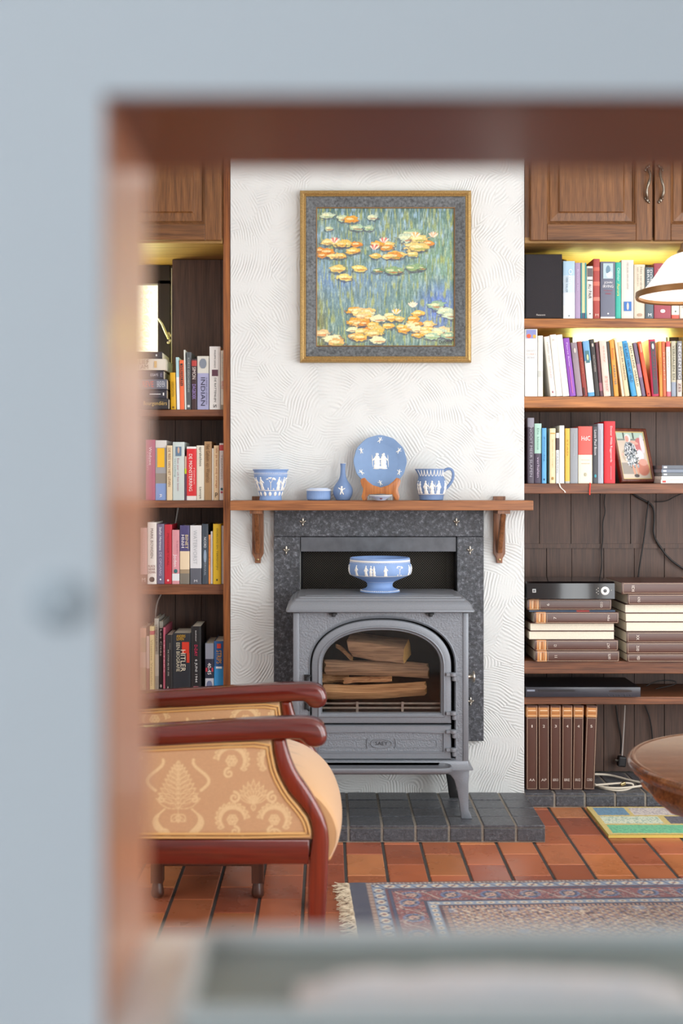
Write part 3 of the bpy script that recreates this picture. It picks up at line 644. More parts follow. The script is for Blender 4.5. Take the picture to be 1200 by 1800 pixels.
# arched door
def A(dx, y, extra=0):
    return arch(sx(547.5)+dx, sx(792.5)-dx, sz(1271)+dx, sz(1172), sz(1089)-dx, y)
m = MB(); yd = SYF-.004
m.loft([A(0, SYF+.015), A(0, yd), A(.002, yd-.004), A(.005, yd-.005), A(.020, yd-.005), A(.0215, yd-.009), A(.024, yd-.010), A(.0265, yd-.008), A(.028, yd-.003), A(.0300, yd-.002), A(.032, yd-.003), A(.0335, yd-.001), A(.0345, yd+.006), A(.0345, SYF+.015)], 0, False, False)
dr = m.build('glass_door', STOVE, stv, smooth=35)
m = MB(); m.loft([A(.0345, yd+.004), A(.0345, yd+.006)]); 
g = NT('stove_glass'); g.b.inputs['Transmission Weight'].default_value = 1.0; g.b.inputs['Roughness'].default_value = 0.03; g.b.inputs['IOR'].default_value = 1.25; g.b.inputs['Base Color'].default_value = (0.93, 0.92, 0.9, 1)
m.build('glass', g.m, dr, world=False).location = (0, 0, 0)
for o_ in dr.children: o_.data.transform(Matrix.Translation(-stv.location))
# ash door
def R(x0, x1, z0, z1, i, y): return [(x0+i, y, z0+i), (x1-i, y, z0+i), (x1-i, y, z1-i), (x0+i, y, z1-i)]
ax0, ax1, az0, az1 = sx(547.5), sx(792.5), sz(1334), sz(1274)
def bow(x0, x1, z0, z1, i, y, b):
    L = [(x0+i, y, z0+i), (x1-i, y, z0+i)]
    for k in range(13):
        t = k/12; L.append((x1-i-(x1-x0-2*i)*t, y, z1-i+b*math.sin(PI*t)))
    return L
m = MB(); m.loft([bow(ax0, ax1, az0, az1, i, y, b) for i, y, b in ((0, SYF+.015, 0), (0, yd, 0), (.003, yd-.005, 0), (.008, yd-.005, 0), (.021, yd-.005, .004), (.022, yd-.0075, .004), (.025, yd-.0075, .004), (.0265, yd-.001, .004))], 0, False, False)
m.add(bow(ax0, ax1, az0, az1, .0262, yd-.0012, .004), [tuple(range(15))], 1)
zc = sz(1306)
def ring(m, cx, cz, rx, rz, r, y, n=36): m.tube([(cx+rx*math.copysign(abs(math.cos(2*PI*k/n))**.8, math.cos(2*PI*k/n)), y, cz+rz*math.sin(2*PI*k/n)) for k in range(n+1)], r, 6)
cxm = sx(670); ring(m, cxm, zc, .034, .0135, .0018, yd-.003)
for s in (1, -1):
    m.tube([(cxm+s*(.043+.004*math.cos(t)), yd-.003, zc+.016*math.sin(t)) for t in np.linspace(-1.4, 1.4, 9)], .0018, 6)
    e = cxm+s*(.2 if s < 0 else .178)
    m.tube([(cxm+s*.047, yd-.002, zc+.013), (e, yd-.002, zc+.010), (e, yd-.002, zc-.013), (cxm+s*.047, yd-.002, zc-.014)], .0009, 6)
o = m.build('ash_door', [STOVE, STOVER], stv, smooth=35)
m = MB(); put_text(m, 'SAEY', (cxm-.020, yd-.0022, zc-.006), (1, 0, 0), (0, 0, 1), .040, .012)
tx = m.build('maker_lettering', IRON, stv); tx.parent = o
for py in (1186, 1254, 1286, 1318):
    m = MB(); cz = sz(py); x0 = sx(797)
    m.lathe([(.0105, -.006), (.0118, -.0045), (.0118, .005), (.010, .006)], (x0-.003, yd-.010, cz+.003), 20)
    m.lathe([(.0075, -.018), (.0080, -.003)], (x0+.001, yd-.008, cz), 16); m.box(sx(783), x0-.002, yd-.016, yd-.002, cz-.002, cz+.008); m.rbox((x0+.007, yd-.003, cz-.010), (.014, .008, .013), (0, 0, 0))
    m.build('hinge', STOVE, stv, smooth=40, bevel=.001)
for px in (586, 756):
    m = MB(); m.lathe([(.007, 0), (.007, -.009), (.005, -.011)], (sx(px), SYF-.010, BZ1-.001), 14); m.box(sx(px)-.014, sx(px)+.012, SYF-.012, SYF+.01, BZ1-.005, BZ1-.001); m.build('lid_lug', IRON, stv, smooth=40)
for cz in (sz(1193), sz(1239)):
    m = MB(); cx = sx(540); m.box(cx-.010, cx+.003, SYF-.006, SYF+.006, cz-.014, cz+.014); m.tube([(cx+.008, SYF-.008, cz+.010), (cx+.002, SYF-.022, cz+.006), (cx+.001, SYF-.026, cz-.006), (cx+.006, SYF-.018, cz-.014)], .0045, 8); m.build('door_catch', IRON, stv, smooth=40)
m = MB(); kx, ky, kz = BX1, SYF+.10, Z_(1189, 3.93)
m.lathe([(.010, 0), (.011, .003), (.007, .005), (.0065, .018), (.010, .022), (.018, .025), (.0195, .029), (.018, .032), (.008, .034)], n=24); m.v = [(kx-.0005+z, ky+y, kz+x) for x, y, z in m.v]
m.build('air_knob', PEWTER, stv, smooth=40)
# base moulding, ash lip, legs
m = MB(); b0 = sz(1352)
m.loft([rl(BX0-i, BX1+i, SYF-i-.004, SB, .006, z) for i, z in ((-.01, b0-.001), (.014, b0), (.014, b0+.004), (.010, b0+.008), (.003, b0+.016), (.001, b0+.022), (.0, BZ0+.001))], 0); m.build('base_moulding', STOVE, stv, smooth=35)
m = MB(); lz = Z_(1362, 3.72); e0, e1, f0 = sx(520), X_(797, 3.74), SYF-.095
def lip(i, z): return rl(e0+i, e1-i, f0+i, SYF-.012, .035-i*.6, z)
m.loft([lip(.010, lz-.004), lip(.003, lz), lip(0, lz+.006), lip(0, lz+.012), lip(.004, lz+.016), lip(.008, lz+.015), lip(.012, lz+.010), lip(.016, lz+.008)], 0); m.build('ash_lip', STOVE, stv, smooth=40)
def leg(x, y, s, nm, mtl):
    o = MB(); T = b0-.0005; F = .0556; L = []
    # outer corner post swept outwards towards the foot, in front view
    poly = [(-.058, T), (.020, T), (.020, T-.02), (.017, T-.06), (.016, T-.10), (.018, T-.13), (.026, F+.012), (.030, F), (-.004, F), (-.007, F+.010), (-.012, T-.11), (-.019, T-.07), (-.028, T-.035), (-.040, T-.018), (-.058, T-.012)]
    poly = [(x+s*a, b) for a, b in poly]
    o.prism(poly, y-.004, y+.012, ch=.003)
    pol2 = [(a, b) for a, b in [(y-.003, T), (y+.07, T), (y+.06, T-.012), (y+.035, T-.03), (y+.022, T-.08), (y+.016, F+.012), (y+.016, F), (y-.003, F)]]
    xa = [x+s*.008, x+s*.018]; o.prism(pol2, min(xa), max(xa), axis='x', ch=.002)
    o.build('leg', mtl, stv, smooth=40)
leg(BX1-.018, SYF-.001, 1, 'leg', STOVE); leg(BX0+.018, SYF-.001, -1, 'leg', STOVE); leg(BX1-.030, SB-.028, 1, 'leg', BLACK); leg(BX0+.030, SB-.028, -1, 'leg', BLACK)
# grate bars inside
gb = MB()
for i, py in enumerate((1240, 1247)):
    gb.tube([(sx(560), SYF+.035-.01*i, sz(py)), (sx(778), SYF+.035-.01*i, sz(py))], .0035, 8)
for px in (628, 708): gb.box(sx(px)-.004, sx(px)+.004, SYF+.02, SYF+.03, sz(1257), sz(1236))
gb.build('grate', mat('#8a7f76', 0.6, metal=0.3, var=.2), stv)
# ------------------------------------------------------------------ firewood
def bark(name, a, b, c):
    return wood(name, a, b, 'X', 0.9, 0.85, contrast=(0.3, 0.7))
BK1 = bark('pale_bark', '#573a28', '#bc9474', 0); BK2 = bark('split_wood', '#7c4c2c', '#d8a878', 0); BKE = mat('#d0a35f', 0.8, var=0.15, scale=80)
def log(pts, r0, r1, label, mt_, seed, sect=None):
    rs = random.Random(seed); N = 14; n = 14; loops = []
    P0, P1 = Vector(pts[0]), Vector(pts[1]); prof = [1+rs.uniform(-.14, .14) for _ in range(n)] if sect is None else sect
    nn = len(prof)
    for i in range(N+1):
        t = i/N; c = P0.lerp(P1, t)+Vector((0, rs.uniform(-.001, .001), .004*math.sin(t*PI*1.3+seed)))
        r = r0+(r1-r0)*t+rs.uniform(-.0006, .0006)
        loops.append([(c[0]+0.004*math.sin(k*2.3), c[1]+r*prof[k]*math.cos(2*PI*k/nn), c[2]+r*prof[k]*math.sin(2*PI*k/nn)) for k in range(nn)])
    m = MB(); m.loft(loops, 0, False, False); m.add(loops[0], [tuple(range(nn-1, -1, -1))], 1); m.add(loops[-1], [tuple(range(nn))], 1)
    return tag(m.build('firewood_log', [mt_, BKE], smooth=40), label, 'log', 'firewood in the stove')
yl = SYF+.075
log([(sx(568), yl, sz(1222)), (sx(751), yl+.01, sz(1219))], .0225, .0215, 'reddish split log lying lowest behind the grate in the stove', BK2, 3)
log([(sx(566), yl+.052, sz(1202)), (sx(612), yl+.050, sz(1202))], .019, .018, 'short pale log stub at the far left end of the firewood pile', BK2, 5)
log([(sx(604), yl-.012, sz(1204.5)), (sx(690), yl+.012, sz(1199))], .011, .010, 'thin pale stick wedged under the big round log in the stove', BK2, 7)
log([(sx(571), yl+.016, sz(1178)), (sx(756), yl+.03, sz(1190))], .0255, .0265, 'thick round log with smooth brown bark lying across the stove', BK1, 11)
log([(sx(592), yl+.04, sz(1145)), (sx(620), yl+.02, sz(1164))], .006, .0065, 'small broken twig leaning beside the topmost split log', BK2, 13)
m = MB(); rs = random.Random(2)
def q(px, py, y): return (sx(px), y, sz(py))
L0 = [q(609, 1131, yl-.01), q(612, 1148, yl-.012), q(620, 1160, yl), q(624, 1160, yl+.08), q(622, 1125, yl+.09), q(618, 1119, yl+.05)]
L1 = [q(660, 1136, yl-.015), q(662, 1158, yl-.018), q(664, 1168, yl-.01), q(668, 1168, yl+.08), q(666, 1128, yl+.09), q(664, 1126, yl+.05)]
L2 = [q(712, 1144, yl-.02), q(710, 1162, yl-.022), q(712, 1172, yl-.015), q(728, 1162, yl+.07), q(726, 1142, yl+.07), q(722, 1131, yl+.04)]
def mid(a, b): return [tuple((u+v)/2+rs.uniform(-.0012, .0012) for u, v in zip(p, r_)) for p, r_ in zip(a, b)]
m.loft([L0, mid(L0, L1), L1, mid(L1, L2), L2], 0, True, False); m.add(L2, [tuple(range(6))], 1)
tag(m.build('firewood_log', [BK1, BKE], bevel=.003, seg=3, smooth=50), 'big wedge of split wood with bark on top of the pile in the stove', 'log', 'firewood in the stove')
# ------------------------------------------------------------------ armchair
ZN = 2.70; YN = ZN+CAMY; YFAR = 3.165+CAMY; FRW = 0.047
def cc(px, py):                     # coordinates taken in the detail view of the chair
    return (X_(240+px/3, ZN), Z_(1180+py/3, ZN))
ach = thing('armchair', (-0.3, (YN+YFAR+.02)/2, 0.0005), 'mahogany armchair with gold damask upholstery on the tiles before the stove', 'armchair')
post = [(718, 360), (724, 440), (748, 540), (800, 640), (868, 715), (912, 775), (928, 850), (926, 890), (910, 1000), (903, 1130), (902, 1300)]
front = [(782, 360), (800, 440), (840, 540), (900, 620), (958, 715), (998, 800), (1016, 880), (1011, 1000), (1006, 1150), (996, 1300)]
def C3(l): return [cc(*p) for p in l]
zf = 0.001
pback = smoothpoly(C3(post), 2, False)+[(cc(908, 0)[0], zf)]; pfront = smoothpoly(C3(front), 2, False)+[(cc(975, 0)[0], zf)]
armtop = [(-330, 318), (0, 296), (140, 288), (400, 272), (640, 256), (760, 250), (880, 248), (945, 256), (985, 285), (1003, 330), (1002, 365), (985, 390), (955, 403), (915, 403), (892, 392), (872, 368), (850, 358), (700, 368), (400, 382), (140, 400), (0, 402), (-330, 425)]
XB = -0.66                           # rear posts
rail = [(-520, 893), (908, 893), (905, 1022), (-520, 1022)]
panel = [(-480, 415), (0, 398), (400, 378), (708, 368), (716, 440), (738, 540), (795, 648), (858, 722), (900, 780), (918, 840), (920, 888), (-480, 888)]
def scroll_leaf(): pass
def damask(n_x, n_z, x0, x1, z0, z1, seed):
    """pale woven ornament on gold ground, as (nz,nx,3)"""
    xs_ = np.linspace(x0, x1, n_x); zs_ = np.linspace(z0, z1, n_z); XX, ZZ = np.meshgrid(xs_, zs_); M = np.zeros_like(XX)
    def stamp(x, z, r):
        i0 = np.searchsorted(xs_, x-r-.003); i1 = np.searchsorted(xs_, x+r+.003); j0 = np.searchsorted(zs_, z-r-.003); j1 = np.searchsorted(zs_, z+r+.003)
        if i1 <= i0 or j1 <= j0: return
        d = np.hypot(XX[j0:j1, i0:i1]-x, ZZ[j0:j1, i0:i1]-z); M[j0:j1, i0:i1] = np.maximum(M[j0:j1, i0:i1], np.clip((r-d)/.0012+.5, 0, 1))
    def line(f, r, n=60):
        for k in range(n+1):
            t = k/n; x, z = f(t); stamp(x, z, r(t) if callable(r) else r)
    def leafo(x, z, ang, L, W):
        ca, sa = math.cos(ang), math.sin(ang)
        for s in (1, -1): line(lambda t: (x+ca*L*t-sa*s*W*math.sin(PI*t), z+sa*L*t+ca*s*W*math.sin(PI*t)), .0012, 24)
        line(lambda t: (x+ca*L*t, z+sa*L*t), .0009, 16)
    def spir(x, z, r, a0, turns, w_, s=1):
        line(lambda t: (x+r*(1-.8*t)*math.cos(a0+s*turns*2*PI*t), z+r*(1-.8*t)*math.sin(a0+s*turns*2*PI*t)), lambda t: w_*(1-.4*t), 90)
    def tree(x, z, h):
        line(lambda t: (x, z+h*t), .0012, 40)
        for k in range(9):
            t = k/9; L = h*(.42*(1-t)**.7+.06)
            for s in (1, -1): leafo(x, z+h*(.12+.85*t), PI/2-s*(1.15-.55*t), L, L*.17)
        leafo(x, z+h*.95, PI/2, h*.12, .004); leafo(x, z, -PI/2, h*.16, .005)
        for s in (1, -1): spir(x+s*h*.32, z+h*.30, h*.07, PI/2, 1.2, .0022, -s); leafo(x, z, -PI/2+s*.8, h*.2, .008)
    def palm(x, z, h):
        for k in range(-4, 5): leafo(x, z, PI/2-k*.26, h*(1-.07*abs(k)), .006)
        for s in (1, -1): spir(x+s*h*.8, z+h*.25, h*.24, PI*.5, 1.3, .003, s)
        leafo(x, z, -PI/2, h*.3, .005)
    def cscroll(x, z, r, s):
        line(lambda t: (x+s*r*math.cos(PI*1.25*t-PI*.25)*(1.0), z+r*.95*math.sin(PI*1.25*t-PI*.25)), lambda t: .004*(.5+math.sin(PI*t)*.8), 80)
        for k in range(12):
            a = PI*1.25*k/12-PI*.25; leafo(x+s*r*math.cos(a), z+r*.95*math.sin(a), (a if s > 0 else PI-a)+.7*s, .014, .004)
        for k in range(6): a = k*PI/3; leafo(x+.003*math.cos(a), z-.002+.003*math.sin(a), a, r*.34, .006)
        spir(x-s*r*.2, z-r*1.02, r*.4, PI*.5, 1.2, .003, s)
    w_ = 0.172                                            # repeat width
    cx0 = cc(615, 0)[0]
    for k in range(-4, 3):
        for zz, fl in ((cc(0, 700)[1], 0), (cc(0, 700)[1]+.262, 0), (cc(0, 700)[1]-.262, 0)):
            x = cx0+k*w_
            if (k % 2) == 0:
                palm(x, zz, .055)
                for s in (1, -1): cscroll(x+s*.048, zz-.035, .028, s); cscroll(x+s*.05, zz+.100, .030, -s); spir(x+s*.045, zz-.074, .02, 0, .8, .0026, s)
            else:
                tree(x, zz-.025, .115)
                for s in (1, -1):
                    line(lambda t: (x+s*(.022+.030*math.sin(PI*t*.9)), zz-.075+.062*t), lambda t: .006*math.sin(PI*min(1, t+.15))+.002, 50); spir(x+s*.03, zz-.070, .012, PI, 1.1, .0035, s)
                    line(lambda t: (x+s*(.052+.018*math.sin(t*5)), zz+.03+.07*t), lambda t: .0035, 50)
    G = np.zeros((n_z, n_x, 3)); G[:] = C('#bd946c')
    G = G*(0.94+.12*vnoise(XX*400, ZZ*900, seed)[..., None])
    tex = .55+.45*vnoise(XX*900, ZZ*900, seed+1)
    return xs_, zs_, lerpc(G, '#dcc191', M*tex*.95)
def pip(m, pts, r): m.tube(pts, r, 8)
def side(y0, nm, inner):
    """y0 = outer face of the frame nearest the camera; returns nothing"""
    y1 = y0+FRW; ym = (y0+y1)/2
    m = MB(); m.prism(pback+pfront[::-1], y0+.002, y1-.002, ch=.007); m.build('front_leg', MAHZ, ach, smooth=45)
    m = MB(); m.prism(smoothpoly(C3(armtop), 1), y0-.006, y1+.006, ch=.012); m.build('armrest', MAHX, ach, smooth=50)
    m = MB(); m.prism(C3(rail)[:0] or [(XB+.02, cc(0, 893)[1]), cc(910, 893), cc(906, 1022), (XB+.02, cc(0, 1022)[1])], y0+.004, y1-.004, ch=.003); m.build('side_rail', MAHX, ach, smooth=45)
    m = MB(); m.prism([(XB-.02, cc(0, 1022)[1]+.01), (XB+.03, cc(0, 1022)[1]+.01), (XB+.03, .62), (XB-.02, 1.02), (XB-.06, 1.02), (XB-.02, .62)], y0+.004, y1-.004, ch=.004)
    m.prism([(XB-.02, cc(0, 1022)[1]+.012), (XB+.03, cc(0, 1022)[1]+.012), (XB+.005, .25), (XB-.03, .001), (XB-.06, .001), (XB-.04, .22)], y0+.004, y1-.004, ch=.004); m.build('rear_leg', MAHZ, ach, smooth=45)
    pl = [(XB+.02, cc(0, 425)[1])]+C3(panel)[1:-1]+[(XB+.02, cc(0, 888)[1])]
    pl = [(a, b) for a, b in pl]
    top = [p for p in pl]
    yo = y0+.010
    for face, yy, dr_ in (('outer', yo, -1), ('inner', y1-.010, 1)):
        xs_, zs_, G = damask(300, 140, XB+.02, cc(920, 0)[0], cc(0, 888)[1], cc(0, 366)[1], 3)
        # clip the grid to the panel outline by sliding its right end and top along the frame
        pr = C3([(708, 368), (716, 440), (738, 540), (795, 648), (858, 722), (900, 780), (918, 840), (920, 888)])
        zr = np.array([p[1] for p in pr])[::-1]; xr = np.array([p[0] for p in pr])[::-1]
        XX, ZZ = np.meshgrid(xs_, zs_); lim = np.interp(ZZ, zr, xr); XC = np.minimum(XX, lim)
        tl = np.interp(XX, [XB+.02, cc(0, 0)[0], cc(400, 0)[0], cc(708, 0)[0]], [cc(0, 425)[1], cc(0, 398)[1], cc(0, 378)[1], cc(0, 368)[1]]); ZC = np.minimum(ZZ, tl)
        ed = np.minimum(np.minimum((lim-XC), (tl-ZC)), ZC-zs_[0]); puff = .006*np.clip(ed/.02, 0, 1)**.5
        grid('upholstery_panel', xs_, zs_, lambda X, Z: (XC, yy+dr_*puff, ZC), G, FABM, ach)
        PIPE = mat('#c79a5e', 0.7, bump=.2, scale=600)
        m = MB(); path = [(a, b) for a, b in pl]
        for ins in (.0035, .0115):
            ip = inset(pl, ins); ip = smoothpoly(ip, 1)
            m.tube([(a, yy+dr_*.006, b) for a, b in ip+[ip[0]]], .0030, 7)
        m.build('piping', PIPE, ach, smooth=60)
    m = MB(); m.prism(inset(pl, -.003), yo+.004, y1-.014); m.build('panel_lining', mat('#b98a58', .8), ach)
side(YN, 'near', False); side(YFAR, 'far', True)
# seat rails, seat cushion, back
sf = YN+FRW; sb_ = YFAR
m = MB(); zt0, zt1 = cc(0, 900)[1], cc(0, 1010)[1]
fx = cc(985, 0)[0]; pr = []
for k in range(13): t = k/12; pr.append((fx-.012+.032*math.sin(PI*t), sf-.01+(sb_-sf+.02)*t))
m.prism(pr+[(x-.03, y) for x, y in pr[::-1]], zt1, zt0+.012, axis='z', ch=.004); m.build('front_rail', MAHX, ach, smooth=45)
m = MB(); m.box(XB-.012, XB+.012, sf-.001, sb_+.001, zt1, zt0); m.build('rear_rail', MAHX, ach, bevel=.003)
ny = 41; ya, yb_ = sf+.002, sb_-.002; prof = [(XB+.03, .285), (XB+.03, .440)]
top = [(XB+.10, .455), (-.40, .462), (-.25, .464), (-.16, .463), (-.105, .454), (-.062, .438), (-.025, .414), (.002, .384), (.018, .352), (.022, .322), (.017, .295), (.006, .272), (-.004, .266)]
prof = smoothpoly(prof+top, 2, False)+[(-.06, .268)]
def seatsec(v):
    cr = math.sin(PI*v)**.5; y = ya+(yb_-ya)*v; out = []
    for x, z in prof:
        k = max(0, min(1, (x+.2)/.2)); out.append((x+.016*cr*k, y, z+(.022*cr*max(0, min(1, (z-.36)/.08)) if x > XB+.04 else 0)))
    return out
LS = [seatsec(j/(ny-1)) for j in range(ny)]; V0 = [p for L in LS for p in L]; npf = len(prof)
me_v = np.array(V0); cm_ = np.array(C('#c69a6a'))
se = MB(); se.loft(LS); SE = se.build('seat', FABM, ach, smooth=60)
vx = np.array([v.co[:] for v in SE.data.vertices])+np.array(ach.location)
AA = np.tile(cm_, (len(vx), 1)); sc_ = np.clip((vnoise(vx[:, 0]*60+vx[:, 2]*60, vx[:, 1]*50, 5)-.6)*5, 0, 1)*np.clip((vnoise(vx[:, 0]*9, vx[:, 1]*90, 6)-.5)*3, 0, 1)
AA = lerpc(AA, '#9c7650', sc_*.7); ca_ = SE.data.color_attributes.new('Col', 'FLOAT_COLOR', 'POINT'); ca_.data.foreach_set('color', np.concatenate([AA, np.ones((len(vx), 1))], 1).astype(np.float32).ravel())
m = MB(); m.tube([(L[-3][0]+.004, L[-3][1], L[-3][2]+.002) for L in LS], .004, 8); m.build('seat_piping', mat('#b98a55', .8), ach, smooth=60)
xs_, zs_, G = damask(120, 120, -.25, .2, .45, .95, 9)
BW = np.linspace(sf+.006, sb_-.006, 120)
grid('back_panel', BW, np.linspace(.50, .97, 120), lambda Y, Z: (XB+.045-.02*np.clip((Z-.62)*2, 0, 1)+.014*np.sin(PI*np.clip((Y-BW[0])/(BW[-1]-BW[0]), 0, 1))**.5, Y, Z), G, FABM, ach)
m = MB(); m.box(XB-.03, XB+.02, sf-.001, sb_+.001, .96, 1.03); m.build('back_rail', MAHX, ach, bevel=.006); m = MB(); m.box(XB-.02, XB+.022, sf-.001, sb_+.001, .47, .53); m.build('back_rail', MAHX, ach, bevel=.006)
m = MB(); m.box(XB-.018, XB+.006, sf, sb_, .53, .96); m.build('back_lining', mat('#b98a58', .8), ach)
# ------------------------------------------------------------------ stool with turned legs beyond the armchair
FZ = 3.262; fx0, fx1 = X_(277, FZ), X_(453, FZ); fy0 = FZ+CAMY
fst = thing('footstool', ((fx0+fx1)/2, fy0+.17, 0.0005), 'low brown stool with short turned legs standing behind the armchair', 'stool')
ztf = Z_(1521, FZ); DKW = wood('dark_turned_wood', '#2e1710', '#5a3526', 'Z', 1, .35, .3)
for x in (fx0, fx1):
    for y in (fy0, fy0+.32):
        m = MB(); m.box(x-.0165, x+.0165, y-.0165, y+.0165, ztf-.045, ztf+.05)
        m.lathe([(.013, .001), (.017, .006), (.018, .014), (.016, .026), (.012, .045), (.010, .055), (.015, .060), (.015, .064), (.011, .067), (.016, .071)], (x, y, 0), 24, cap1=False)
        if ztf-.045 > .071: m.lathe([(.0155, .070), (.0165, ztf-.044)], (x, y, 0), 24)
        m.build('leg', DKW, fst, smooth=40)
m = MB(); m.box(fx0-.016, fx1+.016, fy0-.013, fy0+.333, ztf+.001, ztf+.06); m.build('apron', DKW, fst, bevel=.003)
m = MB(); m.loft([rr(fx0-.02+i, fx1+.02-i, fy0-.018+i, fy0+.338-i, .03, ztf+.0605+h) for i, h in ((0, 0), (-.004, .012), (0, .03), (.02, .045), (.06, .052))]); m.build('seat_pad', mat('#b98f5e', .85), fst, smooth=60)
# ------------------------------------------------------------------ round coffee table
ZT = 2.9; tcx, tcy, tR, tz = X_(1377, ZT), ZT+CAMY, .373, Z_(1340, ZT)
tb = thing('coffee_table', (tcx, tcy, 0.0105), 'round polished walnut pedestal table at the right edge of the room', 'table')
m = MB(); m.lathe([(tR-.02, -.032), (tR-.008, -.030), (tR-.006, -.024), (tR-.001, -.018), (tR, -.010), (tR-.004, -.003), (tR-.012, 0), (tR-.02, -.002)], (tcx, tcy, tz), 96, cap1=False)
m.lathe([(tR-.02, -.002), (tR-.06, -.0015), (.02, -.0015)], (tcx, tcy, tz), 96, cap0=False); m.build('tabletop', WAL, tb, smooth=50)
def scal(a, z): return 1-.02*(.5+.5*math.cos(a*8))*min(1, max(0, (-.03-z)/.06))
m = MB(); L = []
n = 128
for r_, z in ((tR-.03, -.031), (tR-.034, -.045), (tR-.030, -.060), (tR-.037, -.075), (tR-.060, -.090), (tR-.065, -.095), (tR-.085, -.095), (tR-.06, -.040)):
    row = []
    for j in range(n):
        a = 2*PI*j/n; dip = (.012*math.cos(a*8)+.006*math.cos(16*a))*(min(1, max(0, (-z-.04)/.05)))
        row.append((tcx+r_*math.cos(a), tcy+r_*math.sin(a), tz+z+dip))
    L.append(row)
m.loft(L, cap0=False, cap1=False); m.build('scalloped_apron', WAL, tb, smooth=50)
m = MB(); m.lathe([(.06, .12), (.075, .14), (.05, .17), (.035, .22), (.06, .28), (.07, .31), (.04, .35), (.05, tz-.035), (.2, tz-.033)], (tcx, tcy, 0), 40); m.build('pedestal', WAL, tb, smooth=50)
for k in range(3):
    a = k*2*PI/3+PI/2; pts = [(tcx+r_*math.cos(a), tcy+r_*math.sin(a), z) for r_, z in ((.04, .17), (.12, .17), (.20, .11), (.25, .058), (.285, .04))]
    m = MB(); m.tube(smoothpoly(pts, 2, False), lambda s: .026-.010*s, 12); m.ball((tcx+.285*math.cos(a), tcy+.285*math.sin(a), .0325), (.028, .028, .022)); m.build('foot', WAL, tb, smooth=60)
# ------------------------------------------------------------------ pendant lamp
ZL = 3.28; lcx, lcy = X_(1217, ZL), ZL+CAMY; zr_ = Z_(519, ZL); LR = 98*ZL/FPX
pl_ = thing('pendant_lamp', (lcx, lcy, zr_), 'white bell shaped glass pendant lamp with brass rim hanging over the room', 'lamp')
OP = NT('opal_glass_lit'); OP.b.inputs['Base Color'].default_value = (.9, .88, .84, 1); OP.b.inputs['Roughness'].default_value = .25; OP.b.inputs['Emission Color'].default_value = (1, .93, .84, 1); OP.b.inputs['Emission Strength'].default_value = .75
def zz(py): return Z_(py, ZL)-zr_
prof = [(LR-.004, zz(516)), (LR*.86, zz(508)), (LR*.74, zz(495)), (LR*.62, zz(478)), (LR*.52, zz(463)), (LR*.42, zz(452)), (LR*.28, zz(446)), (LR*.2, zz(444))]
m = MB(); m.lathe(smoothpoly(prof, 1, False)+smoothpoly([(r_-.003, z-.002) for r_, z in prof][::-1], 1, False), (lcx, lcy, zr_), 64, cap0=False, cap1=False); m.build('glass_shade', OP.m, pl_, smooth=60)
m = MB(); m.lathe([(LR-.009, zz(521)), (LR-.002, zz(523)), (LR, zz(519)), (LR-.001, zz(512)), (LR-.010, zz(510)), (LR-.009, zz(521))], (lcx, lcy, zr_), 64, cap0=False, cap1=False); m.build('rim', mat('#8a6238', .4, metal=.5), pl_, smooth=40)
m = MB(); m.lathe([(LR*.26, zz(446)), (LR*.27, zz(441)), (LR*.22, zz(437)), (LR*.2, zz(428)), (LR*.1, zz(420)), (.006, zz(415))], (lcx, lcy, zr_), 40); m.build('brass_cap', mat('#8a6a40', .35, metal=.8), pl_, smooth=50)
m = MB(); m.tube([(lcx, lcy, zr_+zz(416)), (lcx, lcy, 2.49)], .004, 8); m.lathe([(.05, 2.475), (.05, 2.485), (.03, 2.4995)], (lcx, lcy, 0), 24); m.build('hanging_rod', mat('#8a6a40', .35, metal=.8), pl_, smooth=40)
m = MB(); m.ball((lcx, lcy, zr_+zz(478)), .024, 16); eb = NT('lit_bulb'); eb.b.inputs['Emission Color'].default_value = (1, .85, .65, 1); eb.b.inputs['Emission Strength'].default_value = 12; m.build('bulb', eb.m, pl_, smooth=60)
